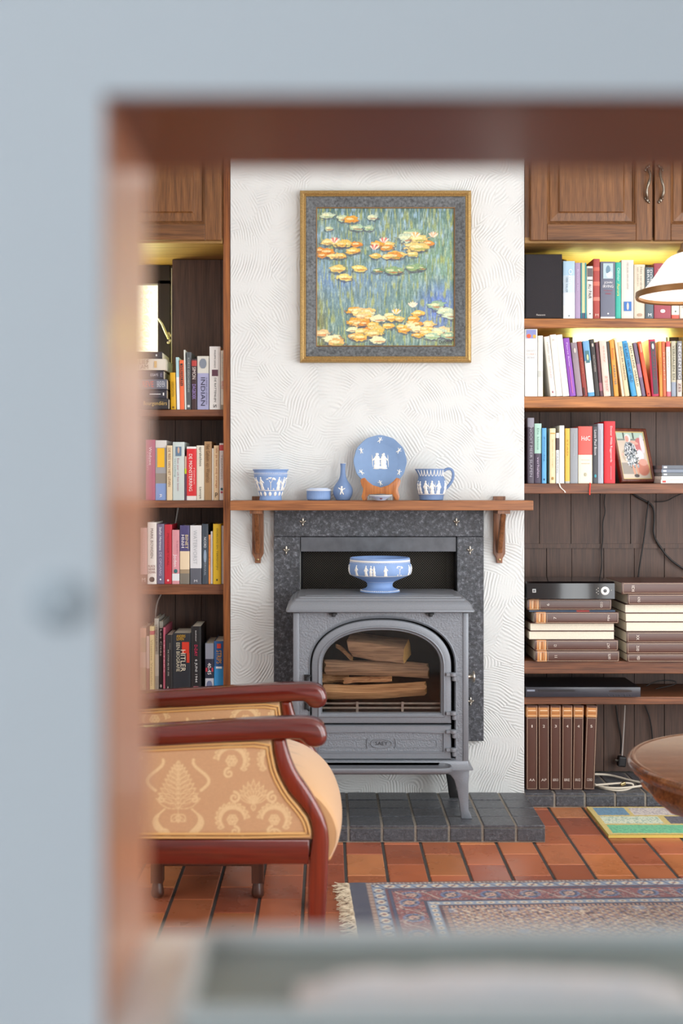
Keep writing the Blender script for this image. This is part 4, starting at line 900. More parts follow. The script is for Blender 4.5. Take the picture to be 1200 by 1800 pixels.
# ------------------------------------------------------------------ rugs
def rug():
    ang = math.radians(2.3); ox, oy = P(613, 1557, 3.351)[0], 3.351+CAMY; W_, D_ = 1.75, 1.05
    u = np.linspace(0, W_, 620); v = np.concatenate([np.linspace(0, .45, 170), np.linspace(.46, D_, 60)])
    U, V = np.meshgrid(u, v); d = np.minimum(np.minimum(U-.045, W_-.045-U), np.minimum(V, D_-V))*1.0
    vert = (np.minimum(U, W_-U)-.045 < np.minimum(V, D_-V)); s = np.where(vert, V, U)       # along-border coordinate
    A = np.zeros(U.shape+(3,)); A[:] = C('#28304f')
    def band(a, b): return np.clip((d-a)/.002, 0, 1)*np.clip((b-d)/.002, 0, 1)
    zig = np.abs(((s/.012) % 1)*2-1); zig2 = np.abs(((s/.05) % 1)*2-1)
    A = lerpc(A, '#8e6a5e', band(.002, .016)); A = lerpc(A, '#c7b7a4', band(.002, .016)*(zig > .62))
    A = lerpc(A, '#8c9fb8', band(.016, .052)); cb = ((d-.034)/.014); fl = np.clip((1-np.hypot((((s/.045) % 1)-.5)*2.6, cb))*4, 0, 1)
    A = lerpc(A, '#ddd2ba', band(.016, .052)*fl); A = lerpc(A, '#a8786c', band(.016, .052)*np.clip((.5-np.hypot((((s/.045) % 1)-.5)*2.6, cb))*5, 0, 1))
    A = lerpc(A, '#3c4468', band(.016, .052)*(np.abs(cb-np.sin(s/.045*2*PI)) < .22))
    A = lerpc(A, '#6a2e3c', band(.052, .060)); A = lerpc(A, '#30406a', band(.060, .068))
    mb_ = band(.068, .150); A = lerpc(A, '#8f4a4c', mb_); cm = (d-.109)/.036
    w2 = vnoise(U*150, V*150, 4)
    for per, c, r_ in ((.11, '#5d76a6', .85), (.11, '#2c3458', .62), (.11, '#cfa890', .45), (.11, '#8f4450', .25)):
        q_ = np.hypot((((s/per) % 1)-.5)*3.0, cm); A = lerpc(A, c, mb_*np.clip((r_-q_)*9, 0, 1))
    for per, c in ((.11, '#c9b6a6'),):
        q_ = np.abs(cm-.75*np.sin(s/per*2*PI)) < .12; A = lerpc(A, c, mb_*q_*.8)
    A = lerpc(A, '#27304e', mb_*(w2 > .72)*.8); A = lerpc(A, '#b9a8a0', mb_*(vnoise(U*210, V*210, 9) > .74)*.7)
    A = lerpc(A, '#2c3658', band(.150, .157)); A = lerpc(A, '#8fa2ba', band(.157, .185))
    q_ = np.hypot((((s/.03) % 1)-.5)*2.2, (d-.171)/.010); A = lerpc(A, '#e0d6c0', band(.157, .185)*np.clip((.9-q_)*5, 0, 1)); A = lerpc(A, '#7c5a5c', band(.157, .185)*np.clip((.4-q_)*6, 0, 1))
    A = lerpc(A, '#5a3440', band(.185, .192)); A = lerpc(A, '#c59a80', band(.192, .206)*(zig > .4)); A = lerpc(A, '#3a4060', band(.192, .206)*(zig <= .4))
    f = np.clip((d-.206)/.002, 0, 1); A = lerpc(A, '#a87f6e', f)
    for k, (a, b, c, sc_) in enumerate(((.030, .026, '#d9c2a4', .9), (.030, .026, '#2e3354', .42))):
        for ox_, oy_ in ((0, 0), (.5, .5)):
            dd = np.abs(((U/a+ox_) % 1)-.5)*2+np.abs(((V/b+oy_) % 1)-.5)*2; A = lerpc(A, c, f*np.clip((sc_*.75-dd)*4, 0, 1))
    for ox_, oy_ in ((0, .5), (.5, 0)):
        dd = np.abs(((U/.030+ox_) % 1)-.5)*2+np.abs(((V/.026+oy_) % 1)-.5)*2; A = lerpc(A, '#5c6f9c', f*np.clip((.5-dd)*4, 0, 1))
    big = np.hypot((((U/.17) % 1)-.5)*2.2, (((V/.15) % 1)-.5)*2.2); A = lerpc(A, '#94a6c4', f*np.clip((.3-big)*5, 0, .8))
    A = lerpc(A, '#4a2c3a', f*np.clip((vnoise(U*130, V*130, 2)-.66)*5, 0, 1)*.9); A = lerpc(A, '#e4d4bc', f*np.clip((vnoise(U*160, V*160, 3)-.68)*5, 0, 1)*.9)
    A = A*(.82+.3*vnoise(U*400, V*400, 7)[..., None])
    A = lerpc(A, '#28304f', np.clip((.0035-np.minimum(V, D_-V))*800, 0, 1))
    ca, sa = math.cos(ang), math.sin(ang)
    def pos(U, V): return ox+U*ca+V*sa, oy+U*sa-V*ca, .008+.0012*vnoise(U*30, V*30, 1)
    r_ = thing('persian_rug', (ox+.8, oy-.5, 0.0005), 'large fringed oriental rug in navy, rust and cream on the terracotta floor', 'rug')
    g_ = grid('pile', u, v, pos, A, RUGM, r_); so = g_.modifiers.new('s', 'SOLIDIFY'); so.thickness = .007; so.offset = -1 if False else 1
    g_.modifiers.remove(so)
    m = MB(); c4 = [pos(np.array(a), np.array(b)) for a, b in ((0.0, 0), (W_, 0), (W_, D_), (0.0, D_))]
    m.loft([[(float(a), float(b), .0008) for a, b, _ in c4], [(float(a), float(b), .0072) for a, b, _ in c4]]); m.build('backing', mat('#28304f', .95), r_)
    for ux, s_ in ((0, -1), (W_, 1)):
        m = MB(); rs = random.Random(3); vv = 0.0
        while vv < D_:
            L = rs.uniform(.024, .045)*(1.1 if vv < .1 else 1); a = rs.uniform(-.9, .9)
            pts = []
            for k in range(5):
                t = k/4; pu = ux+s_*L*t; pv = vv+L*.5*t*math.sin(a)+.004*math.sin(t*5+vv*90)
                x, y, _ = pos(np.array(pu), np.array(pv)); pts.append((float(x), float(y), .006-.003*t+.004*abs(math.sin(t*4+vv*60))))
            m.tube(pts, lambda s: .0016*(1-.3*s), 4); vv += .0036
        m.build('fringe', mat('#d6c8ae', .95), r_)
rug()
def patch():
    x0, x1, yb, yf = X_(1030, 4.125), 1.62, -.030, -.352; W_, D_ = x1-x0, yb-yf
    r_ = thing('patchwork_rug', ((x0+x1)/2, (yb+yf)/2, .0005), 'small bright rug of blue, green, cream and black blocks edged in yellow', 'rug')
    u = np.linspace(0, W_, 300); v = np.linspace(0, D_, 130); U, V = np.meshgrid(u, v); A = np.zeros(U.shape+(3,)); A[:] = C('#d6bf62')
    def blk(a, b, c, d_, col, sp=None):
        M = ((U > a) & (U < b) & (V > c) & (V < d_)).astype(float); 
        nonlocal A
        A = lerpc(A, col, M)
        if sp: A = lerpc(A, sp, M*np.clip((vnoise(U*260, V*160, 5)-.5)*5, 0, 1)*.8)
    e = .018
    blk(e, .125, .012, .10, '#4c88ac', '#3f7698'); blk(.140, W_-e, .012, .10, '#d9cfc6', '#a89ca0')
    blk(e, .215, .115, .20, '#dfe8cc', '#8fb49c'); blk(.235, .47, .115, .20, '#34303c', '#4c4660'); blk(.485, W_-e, .115, .20, '#c46a54', '#a85040')
    blk(e, .30, .215, .305, '#5cc48c', '#3da878'); blk(.318, W_-e, .215, .305, '#e4dcc8', '#c8a868')
    A *= (.85+.25*vnoise(U*500, V*500, 2)[..., None])
    grid('pile', u, v, lambda U, V: (x0+U, yb-V, .011+.0015*vnoise(U*200, V*200, 1)), A, RUGM, r_)
    m = MB(); m.box(x0, x1, yf, yb, .0008, .0105); m.build('backing', mat('#d6bf62', .95), r_)
patch()
# ------------------------------------------------------------------ books
PAGE = mat('#e4dcc8', 0.9, var=0.06, scale=300)
INK = {}
BZ = 4.20                                             # distance of the spines on the shelves
def cover(mb, t, d, h, bands, flat=False, board=0.0016):
    """spine and two boards; local x = thickness, y = depth, z = height"""
    zs_ = sorted({0.0, h}|{round(b[0]*h, 5) for b in bands}|{round(b[1]*h, 5) for b in bands})
    bul = min(.0020, t*.10) if not flat else 0; b = min(board, t*.2)
    prof = [(0, d), (0, .002)]+[(t*(.5-.5*math.cos(PI*k/6)), .0015-bul*math.sin(PI*k/6)-.0005) for k in range(0, 7)]+[(t, .002), (t, d), (t-b, d), (t-b, .003), (b, .003), (b, d)]
    loops = [[(x, y, z) for x, y in prof] for z in zs_]
    n = len(prof)
    for i in range(len(zs_)-1):
        zm = (zs_[i]+zs_[i+1])/2/h; mi = 0
        for k, bd in enumerate(bands):
            if bd[0] <= zm <= bd[1]: mi = k+1
        mb.loft([loops[i], loops[i+1]], mi, i == 0, i == len(zs_)-2)
    return -bul
def book(loc, t, d, h, col, label, bands=(), texts=(), rot=(0, 0, 0), rough=.5, group=None, name='book', frame=None):
    r = thing(name, loc, label, 'book', group, rot)
    m = MB(); y0 = cover(m, t, d, h, bands)
    m.build('cover', [mat(col, rough)]+[mat(b[2], rough) for b in bands], r, smooth=40, world=False)
    b = min(.0016, t*.2)
    m = MB(); m.box(b, t-b, .004, d-.003, .0015, h-.003); m.build('page_block', PAGE, r, world=False)
    yt = y0-.0009
    for tx in texts:
        s_, f0, f1, w_, c_ = tx[:5]; o_ = tx[5] if len(tx) > 5 else 'v'; xo = tx[6] if len(tx) > 6 else .5
        m = MB(); hh = w_*t
        if o_ == 'v': put_text(m, s_, (t*xo-hh/2, yt-.0004, f1*h), (0, 0, -1), (1, 0, 0), (f1-f0)*h, hh)
        elif o_ == 'h': put_text(m, s_, (t*xo-hh/2, yt-.0004, f0*h), (1, 0, 0), (0, 0, 1), hh, (f1-f0)*h)
        elif o_ == 'box': m.box(t*xo-hh/2, t*xo+hh/2, yt, yt+.001, f0*h, f1*h)
        elif o_ == 'oval': m.ball((t*xo, yt+.0003, (f0+f1)/2*h), (hh/2, .0008, (f1-f0)*h/2), 14)
        m.build({'v': 'title', 'h': 'title', 'box': 'printed_panel', 'oval': 'emblem'}[o_], mat(c_, .6), r, world=False)
    if frame:
        m = MB(); e = t*.07; g = .0007; z0, z1 = .012*h, .988*h
        m.box(e, e+g*1.6, yt, yt+.0008, z0, z1).box(t-e-g*1.6, t-e, yt, yt+.0008, z0, z1).box(e, t-e, yt, yt+.0008, z0, z0+.001).box(e, t-e, yt, yt+.0008, .848*h, .848*h+.001)
        m.build('spine_border', mat(frame, .5), r, world=False)
    return r
def row(specs, zshelf, where, depth=.15, group=None):
    """specs: (xl, xr, ytop, colour, description, bands, texts[, (xl_bottom, xr_bottom)[, dy]])"""
    rs = random.Random(int(zshelf*1000))
    for sp in specs:
        xl, xr, yt, col, desc, bands, texts = sp[:7]
        zz_ = BZ+(sp[8] if len(sp) > 8 and sp[8] else (0 if len(sp) > 7 and sp[7] else rs.uniform(-.006, .004))); z0 = zshelf+.0006
        H = Z_(yt, zz_)-z0; X0, X1 = X_(xl, zz_), X_(xr, zz_); rot = (0, 0, 0)
        t = X1-X0-.0006; base = X0+.0003
        if len(sp) > 7 and sp[7]:
            b0, b1 = X_(sp[7][0], zz_), X_(sp[7][1], zz_); a = math.atan2(b0-X0, H); t = (b1-b0)*math.cos(a)-.0008; base = b0+.0004; H = H/math.cos(a); rot = (0, -a, 0)
        book((base, zz_+CAMY, z0), t, depth*rs.uniform(.9, 1.15), H, col, desc+(' '+where if where else ''), bands, texts, rot, group=group)
W, K, CRM = '#efece4', '#1b1a1c', '#e6dcc2'
# --- left bookcase, shelf under the window
row([
 (298.5, 308.5, 655, '#d9a80c', 'narrow bright yellow paperback next to the lying pile', [], [('GEDICHTEN', .35, .75, .45, '#8a6a10'), ('o', .03, .09, .4, '#7a5a10', 'oval')], (300, 309.5)),
 (308.5, 315, 628, '#a9cdd4', 'thin pale teal and white book', [(0, .62, '#e4e8ea')], [], (310.5, 316)),
 (315, 322.5, 633, '#e5673a', 'slim orange book with a dark panel', [], [('p', .48, .93, .55, '#3c2a26', 'box'), ('VERHALEN', .5, .9, .4, '#e5673a')], (316, 324)),
 (322.5, 326.5, 615, '#d7dcd4', 'very thin tall pale green book', [], [], (324.5, 327.5)),
 (327, 336, 619, '#51575a', 'dark grey book with small pale lettering', [], [('KORTE GESCHIEDENIS', .3, .9, .35, '#aab0ae'), ('x', .04, .08, .5, '#c8ccca', 'box')]),
 (336.5, 345.5, 631, '#3b2427', 'dark maroon book with red and mauve lettering', [(.86, .97, '#b03a34')], [('SIMON', .6, .84, .7, '#d8ccc4'), ('DAGBOEK', .2, .5, .7, '#9a84c4')]),
 (346.5, 367, 626, '#a3a4c6', 'thick lilac book whose title begins INDIAN', [(.68, 1, '#d3d2c8')], [('INDIAN', .07, .60, .36, '#26263a'), ('o', .76, .96, .62, '#7f8894', 'oval'), ('SUMMER IN VERHALEN', .1, .6, .12, '#5a5a78', 'v', .82)]),
 (368, 387.5, 609, '#e0dfdb', 'tall thick white book titled DE RATTENLIJN', [], [('DE RATTENLIJN', .12, .50, .22, '#2a2a2c'), ('q', .53, .63, .55, '#5e3a48', 'box'), ('PHILIPPE SANDS', .66, .94, .14, '#4a4a4c'), ('S', .03, .08, .3, '#333333')]),
 (388, 393.5, 616, '#d8cfbf', 'beige book with red lettering by the upright', [(0, .08, '#8f8270')], [('NOVELLE', .35, .48, .7, '#b5332c'), ('VERTELLINGEN', .55, .95, .3, '#8a8478')]),
], SH['A'], 'on the shelf below the window', .16)
def pile(specs, x_of, zshelf, where, group):
    """lying books seen from the spine: (xl, xr, ybottom, ytop, colour, description, texts, Zspine, kind)"""
    z = zshelf+.0006
    for xl, xr, th, col, desc, bands, texts, Zs, kind in specs:
        X0, X1 = X_(xl, Zs), X_(xr, Zs); t = th*Zs/FPX-.0006
        if kind == 'spine': book((X1, Zs+CAMY, z), t, .20, X1-X0, col, desc+' '+where, bands, texts, (0, -PI/2, 0), group=group, frame='#c9b49a' if group == 'encyclopedia' else None)
        else: book((X0, Zs+CAMY+.195, z), t, .19, X1-X0, col, desc+' '+where, bands, texts, (0, -PI/2, PI), group=group)
        z += t+.0006
pile([
 (212, 296, 18.5, '#2a282c', 'black book with gilt title, lowest', [], [('Bourgondiërs', .03, .52, .5, '#c8a860')], 4.17, 'spine'),
 (218, 293, 16.5, '#33303a', 'dark book with a thin white line, second from the bottom', [], [('l', .14, .40, .08, '#dcdcdc', 'box'), ('x', .06, .09, .3, '#dddddd', 'box')], 4.18, 'spine'),
 (216, 293, 17.5, '#5f6270', 'grey book with faded red letters, third from the bottom', [], [('REVE', .30, .55, .6, '#c8504c'), ('BRIEVEN', .04, .22, .6, '#c8ccd4')], 4.17, 'spine'),
 (220, 287.5, 16, '#3a3640', 'dark purple book, fourth from the bottom', [], [('ESSAYS', .14, .34, .3, '#c8c4cc'), ('E', .03, .08, .4, '#8a84a0')], 4.18, 'spine'),
 (214, 291, 20, '#d2ccbe', 'thick pale beige book, second from the top', [], [('LIEF', .38, .60, .38, '#4a4238', 'v', .72), ('LAM', .40, .62, .34, '#4a4238', 'v', .28), ('x', .2, .26, .6, '#c8a870', 'box')], 4.17, 'spine'),
 (218, 285, 13, '#3a363c', 'thin dark book with one white mark, topmost', [], [('o', .13, .17, .3, '#e4e4e4', 'oval')], 4.18, 'spine'),
], None, SH['A'], 'of the window pile', 'lying books below the window')
book((X_(367, 4.32), 4.32+CAMY, Z_(631, 4.24)+.002), .012, .10, .055, '#33373a', 'small dark book lying flat on top of the standing books below the window', (), (), (0, -PI/2, 0))
# --- left, second shelf
row([
 (256, 272.5, 773, '#a8466a', 'magenta book with white title, leftmost', [], [('Weduwe', .58, .88, .3, '#efe0e4'), ('roman', .5, .8, .16, '#d890a8', 'v', .22)]),
 (273, 292.5, 774, '#9a9a9c', 'grey and blue picture book with a yellow label', [(0, .28, '#7f98c8'), (.28, .45, '#8d8478'), (.88, 1, '#cfccc6')], [('p', .55, .87, .66, '#e8b41c', 'box'), ('R', .04, .1, .2, '#e8e8e8')]),
 (292.8, 302.8, 783, '#dcc9a4', 'cream book with brown lettering beside the yellow labelled one', [], [('DE REIS VAN HET LEVEN', .25, .95, .42, '#8a5c3c')]),
 (303.5, 324, 777, '#c3cfcb', 'pale green book with a small portrait picture', [], [('p', .76, .92, .5, '#5f7890', 'box'), ('o', .80, .92, .2, '#caa890', 'oval'), ('Een jaar uit het leven', .16, .72, .2, '#a8667c', 'v', .45), ('vertelling', .4, .72, .14, '#5a807c', 'v', .2)]),
 (324.3, 327.6, 802, '#5b3f52', 'very narrow plum book with a lime stripe', [(.60, .72, '#b8c828'), (.72, 1, '#c8a894')], []),
 (327.9, 345, 785, '#d3282e', 'bright red book with white ends', [(0, .08, '#e4e0dc'), (.96, 1, '#e4e0dc')], [('DE MONSTERRING', .17, .86, .34, '#f2e4e0', 'v', .42), ('roman', .3, .6, .12, '#f0c0bc', 'v', .78)]),
 (345.3, 358.8, 783, '#e0dccb', 'ivory book with black script title', [], [('sprakeloos', .62, .97, .42, '#222222'), ('Lanoye', .03, .24, .36, '#222222')]),
 (359, 372, 776, '#a58258', 'tan book with dark engraved title', [], [('Het Geheim van Waterloo', .3, .95, .55, '#6b4a2c')]),
 (372.2, 375.4, 788, '#e2ddd0', 'very thin white booklet', [], []),
 (375.6, 385, 783, '#dcbf96', 'peach coloured book with brown lettering', [], [('als je het mij vraagt', .22, .95, .45, '#a8663c'), ('P', .05, .14, .5, '#3a2a1c', 'h')]),
 (385.3, 393.8, 779, '#d6cfca', 'white book with a red square at its top', [(.87, .97, '#c04040')], [('TRIANGEL', .35, .8, .4, '#a8a09c'), ('o', .17, .22, .5, '#2c5c68', 'oval'), ('o', .12, .16, .5, '#b04a60', 'oval')]),
], SH['B'], 'on the second left shelf', .16)
# --- left, third shelf
row([
 (246.5, 258.5, 927.5, '#dcb4ae', 'pale pink book with the letter M', [(0, .17, '#6e4a44')], [('M', .04, .11, .5, '#efe4e0', 'h'), ('vertelling', .3, .9, .4, '#e8ccc8')]),
 (259, 275, 918, '#e9e5de', 'tall white book by the author name MARK BOWDEN', [], [('MARK BOWDEN', .42, .90, .30, '#5a5a5a'), ('BLACK', .27, .31, .8, '#7a3a34', 'h'), ('HAWK', .22, .26, .8, '#7a3a34', 'h'), ('DOWN', .17, .21, .8, '#7a3a34', 'h'), ('o', .03, .12, .6, '#3c3634', 'oval')]),
 (275.6, 288.5, 921, '#6d6580', 'slate purple book with white lettering', [], [('Stefan Hertmans', .56, .95, .34, '#eceaf0'), ('DE OPGANG', .14, .53, .34, '#c4bcd0'), ('o', .06, .09, .22, '#ffffff', 'oval')]),
 (289, 302, 922, '#c02436', 'glossy crimson book', [], [('MOEDERTAAL', .3, .85, .24, '#8a1424'), ('o', .04, .08, .3, '#f0c0c0', 'oval')]),
 (302.3, 315.2, 931.6, '#d3939a', 'dusty pink book with a white label', [(.06, .19, '#dfe2e4')], [('Joden', .32, .55, .5, '#f2eeee', 'v', .4), ('Ik ben hier', .55, .8, .2, '#a85c68', 'v', .75), ('o', .2, .28, .5, '#2c6c70', 'oval')]),
 (316, 333, 923.6, '#4a4474', 'navy and cream book with two-line title', [(.22, .56, '#e3cfae'), (0, .22, '#7a7468'), (.18, .25, '#a08c70')], [('BINET', .60, .84, .3, '#e4d0a0', 'v', .72), ('HhhH', .62, .84, .3, '#f0ecec', 'v', .32)]),
 (334, 354, 923.6, '#dcdddf', 'broad white book with dark grey foot', [(0, .27, '#5b5e68')], [('WATERVORST', .34, .92, .34, '#b0b4b8', 'v', .45), ('M', .035, .075, .28, '#d8dade', 'h')]),
 (355, 365.8, 921, '#3c4854', 'dark blue grey book with white lettering', [], [('NOORD', .60, .78, .4, '#e4e8ec'), ('HET VERHAAL', .14, .5, .3, '#aab4bc'), ('o', .35, .58, .5, '#8ea2b8', 'oval')]),
 (366.2, 370, 940, '#ec9a58', 'thin orange booklet', [], [('BRIEVEN', .4, .9, .4, '#b45428')]),
 (370.2, 374, 934, '#cfd0d2', 'thin pale grey booklet', [], []),
 (374.3, 388.3, 921, '#dbb41c', 'bright yellow book with dark lettering', [], [('OORLOG EN TERPENTIJN', .24, .93, .3, '#6c6420'), ('o', .05, .09, .2, '#4a4418', 'oval')]),
 (388.6, 393.8, 924, '#d9d9d8', 'white book against the upright', [], []),
], SH['C'], 'on the third left shelf', .16)
# --- left, lowest visible shelf
row([
 (246, 256.5, 1104, '#a39a7c', 'olive grey book with a pale label', [(.38, .62, '#c9b8ac'), (.85, 1, '#d0a890')], [('V', .06, .12, .4, '#d8d4b8', 'h')]),
 (257, 262.3, 1118, '#c8b4aa', 'small pinkish beige book', [(0, .42, '#8a6058')], []),
 (262.8, 270.5, 1101, '#dccb92', 'cream yellow book with a red banded head', [(.87, .93, '#b84a54')], [('Vlaamse Verhalen', .1, .8, .4, '#8a7c48')]),
 (271, 279, 1087, '#aaa69c', 'tall grey comic album', [(.2, .5, '#c9c5ba')], [('STRIPALBUM', .55, .92, .4, '#6a665e')], None, .03),
 (279.5, 286.4, 1092, '#2f2b2e', 'tall black album with white lettering', [(.9, 1, '#8c887e')], [('Les Cités', .5, .88, .5, '#d8d4cc'), ('o', .04, .09, .5, '#e4e0dc', 'oval')], None, .03),
 (286.7, 290.6, 1103, '#b5586c', 'thin dusty rose book', [], [('LETTERS', .3, .8, .4, '#e0b8bc')]),
 (291, 303.2, 1116, '#211f20', 'black book with small white title', [], [('DE STAD BIJ DE ZEE', .28, .74, .22, '#c4beb4', 'v', .38), ('auteur', .74, .86, .14, '#8c8680', 'v', .65), ('L', .04, .1, .4, '#d8d4cc', 'h')]),
 (303.6, 335, 1113, '#20262e', 'very thick dark book whose title has a red letter', [(.0, 1, '#20262e')], [('EEN BIOGRAFIE', .35, .84, .2, '#d9d2b8', 'v', .30), ('HITLER', .35, .72, .27, '#e8e2cc', 'v', .58), ('r', .66, .85, .40, '#d0341c', 'box', .72), ('k', .50, .66, .16, '#c8381e', 'box', .86), ('ANDERS', .93, .975, .5, '#d8a81c', 'h', .46), ('LEVEN', .88, .925, .4, '#d8a81c', 'h', .42), ('uitg', .05, .08, .28, '#a8aab0', 'h')]),
 (335.6, 353.2, 1101, '#16171a', 'tall black book titled D-DAY', [], [('6 JUNI 1944', .15, .50, .3, '#e4e4e4'), ('D-DAY', .55, .72, .3, '#d8285c'), ('auteur', .77, .94, .12, '#e0e0e0'), ('p', .02, .09, .5, '#dc8c98', 'box')]),
 (360.5, 375.5, 1131, '#20263c', 'navy and grey comic book marked 40-45', [(.68, 1, '#8b919e'), (0, .28, '#c3c5ce')], [('40-45', .36, .60, .42, '#f0f0f0'), ('r', .42, .5, .22, '#c83848', 'box', .16), ('r', .42, .5, .2, '#c83848', 'box', .86), ('o', .04, .24, .7, '#6a7494', 'oval'), ('o', .05, .12, .4, '#c4585c', 'oval')]),
 (376, 393.5, 1127, '#2f92d0', 'bright blue book with orange lettering', [(.5, 1, '#27588f')], [('STRIPS', .56, .82, .5, '#d8a048'), ('r', .86, .95, .4, '#d0402c', 'box'), ('w', .46, .50, .6, '#e0e8ec', 'box')]),
], SH['D'], 'on the lowest left shelf', .17)
# --- right bookcase, top shelf
row([
 (989.5, 1010, 459, '#a9cbe0', 'pale sky blue and white book beside the black speaker', [(0, .23, '#e4e9e8'), (.45, .75, '#c6d8e4'), (.23, .45, '#dbe4ea')], [('Ozon', .58, .86, .34, '#f2f6f8', 'v', .62), ('HERR WALSER', .45, .72, .16, '#5c7484', 'v', .3), ('v', .03, .06, .15, '#8898a0', 'oval')]),
 (1010.3, 1020, 462, '#a694b4', 'mauve grey book', [], [('Brieven aan', .5, .88, .3, '#c8bcd4')]),
 (1020.2, 1030, 462, '#c7cc9c', 'yellow green book with teal edges', [(0, .1, '#44566a')], [('t', 0.0, 1, .16, '#1c8494', 'box', .1), ('t', 0.0, 1, .16, '#28a0b0', 'box', .9)]),
 (1030.8, 1042, 468, '#e9e7e0', 'white book titled AU PAIR', [], [('AU PAIR', .38, .66, .52, '#1e1e20'), ('p', .80, .96, .8, '#6a6264', 'box'), ('b', .72, .74, .8, '#3c3c3e', 'box'), ('v', .08, .11, .25, '#6a6a6a', 'oval')]),
 (1042.6, 1054, 455, '#a8443e', 'tall red marbled book', [(.55, .62, '#d07060'), (.8, .86, '#c86454'), (.3, .36, '#d88070')], [('M', .04, .08, .5, '#e0c0b0', 'h')]),
 (1055.2, 1081, 460, '#6a6f80', 'thick blue grey book with a portrait photo on its spine', [(0, .03, '#e0dcd6')], [('p', .70, .97, .68, '#b3cad0', 'box'), ('o', .76, .94, .34, '#6f8ea0', 'oval'), ('o', .71, .84, .46, '#e0e4e4', 'oval', .58), ('JOHN', .60, .65, .56, '#eeeef0', 'h'), ('IRVING', .54, .59, .7, '#eeeef0', 'h'), ('TOT IK JOU', .47, .50, .6, '#b0505c', 'h'), ('VIND', .42, .45, .4, '#b0505c', 'h'), ('v', .07, .10, .12, '#eeeeee', 'oval')]),
 (1081.3, 1091.2, 461, '#38b09c', 'turquoise book with yellow title', [], [('Olivier', .66, .90, .45, '#c8ece0'), ('Aurora', .40, .62, .5, '#e4d878')]),
 (1091.8, 1113.4, 457, '#dcd6cc', 'wide cream book with a blue picture near its foot', [(0, 1, '#dcd6cc')], [('HET BOEK VAN DE LIEFDE', .5, .95, .12, '#98928c'), ('p', .13, .29, .62, '#3d74b8', 'box'), ('o', .14, .28, .2, '#e0c8bc', 'oval')]),
 (1114.2, 1133.4, 465, '#d8cdb8', 'beige book with faint grey lettering', [], [('Het verdriet', .5, .95, .2, '#9c9484', 'v', .65), ('van anderen', .6, .95, .16, '#a89c8c', 'v', .35), ('o', .04, .1, .5, '#b89c84', 'oval')]),
 (1134, 1148.4, 470, '#56666e', 'dark teal grey book with a white M', [], [('DORST', .6, .95, .3, '#dce0e0', 'v', .66), ('BRIEF', .6, .95, .24, '#dce0e0', 'v', .3), ('M', .04, .10, .4, '#e8ecec', 'h')]),
 (1149.2, 1179, 463, '#9c4450', 'thick brick red book partly hidden by the lamp', [], [('o', .10, .17, .3, '#ecdcd8', 'oval'), ('VERZAMELD', .85, .9, .6, '#e0c0bc', 'h')]),
 (1180, 1193.4, 468, '#e8ded0', 'cream book with a red foot behind the lamp', [(0, .07, '#d85c4c')], [('v', .12, .15, .2, '#506c60', 'oval')]),
 (1194.2, 1206, 466, '#dcd6cc', 'pale cream book at the far right edge', [], [('ROMAN', .2, .6, .4, '#a8a094')]),
], SH['s1'], 'on the top right shelf', .16)
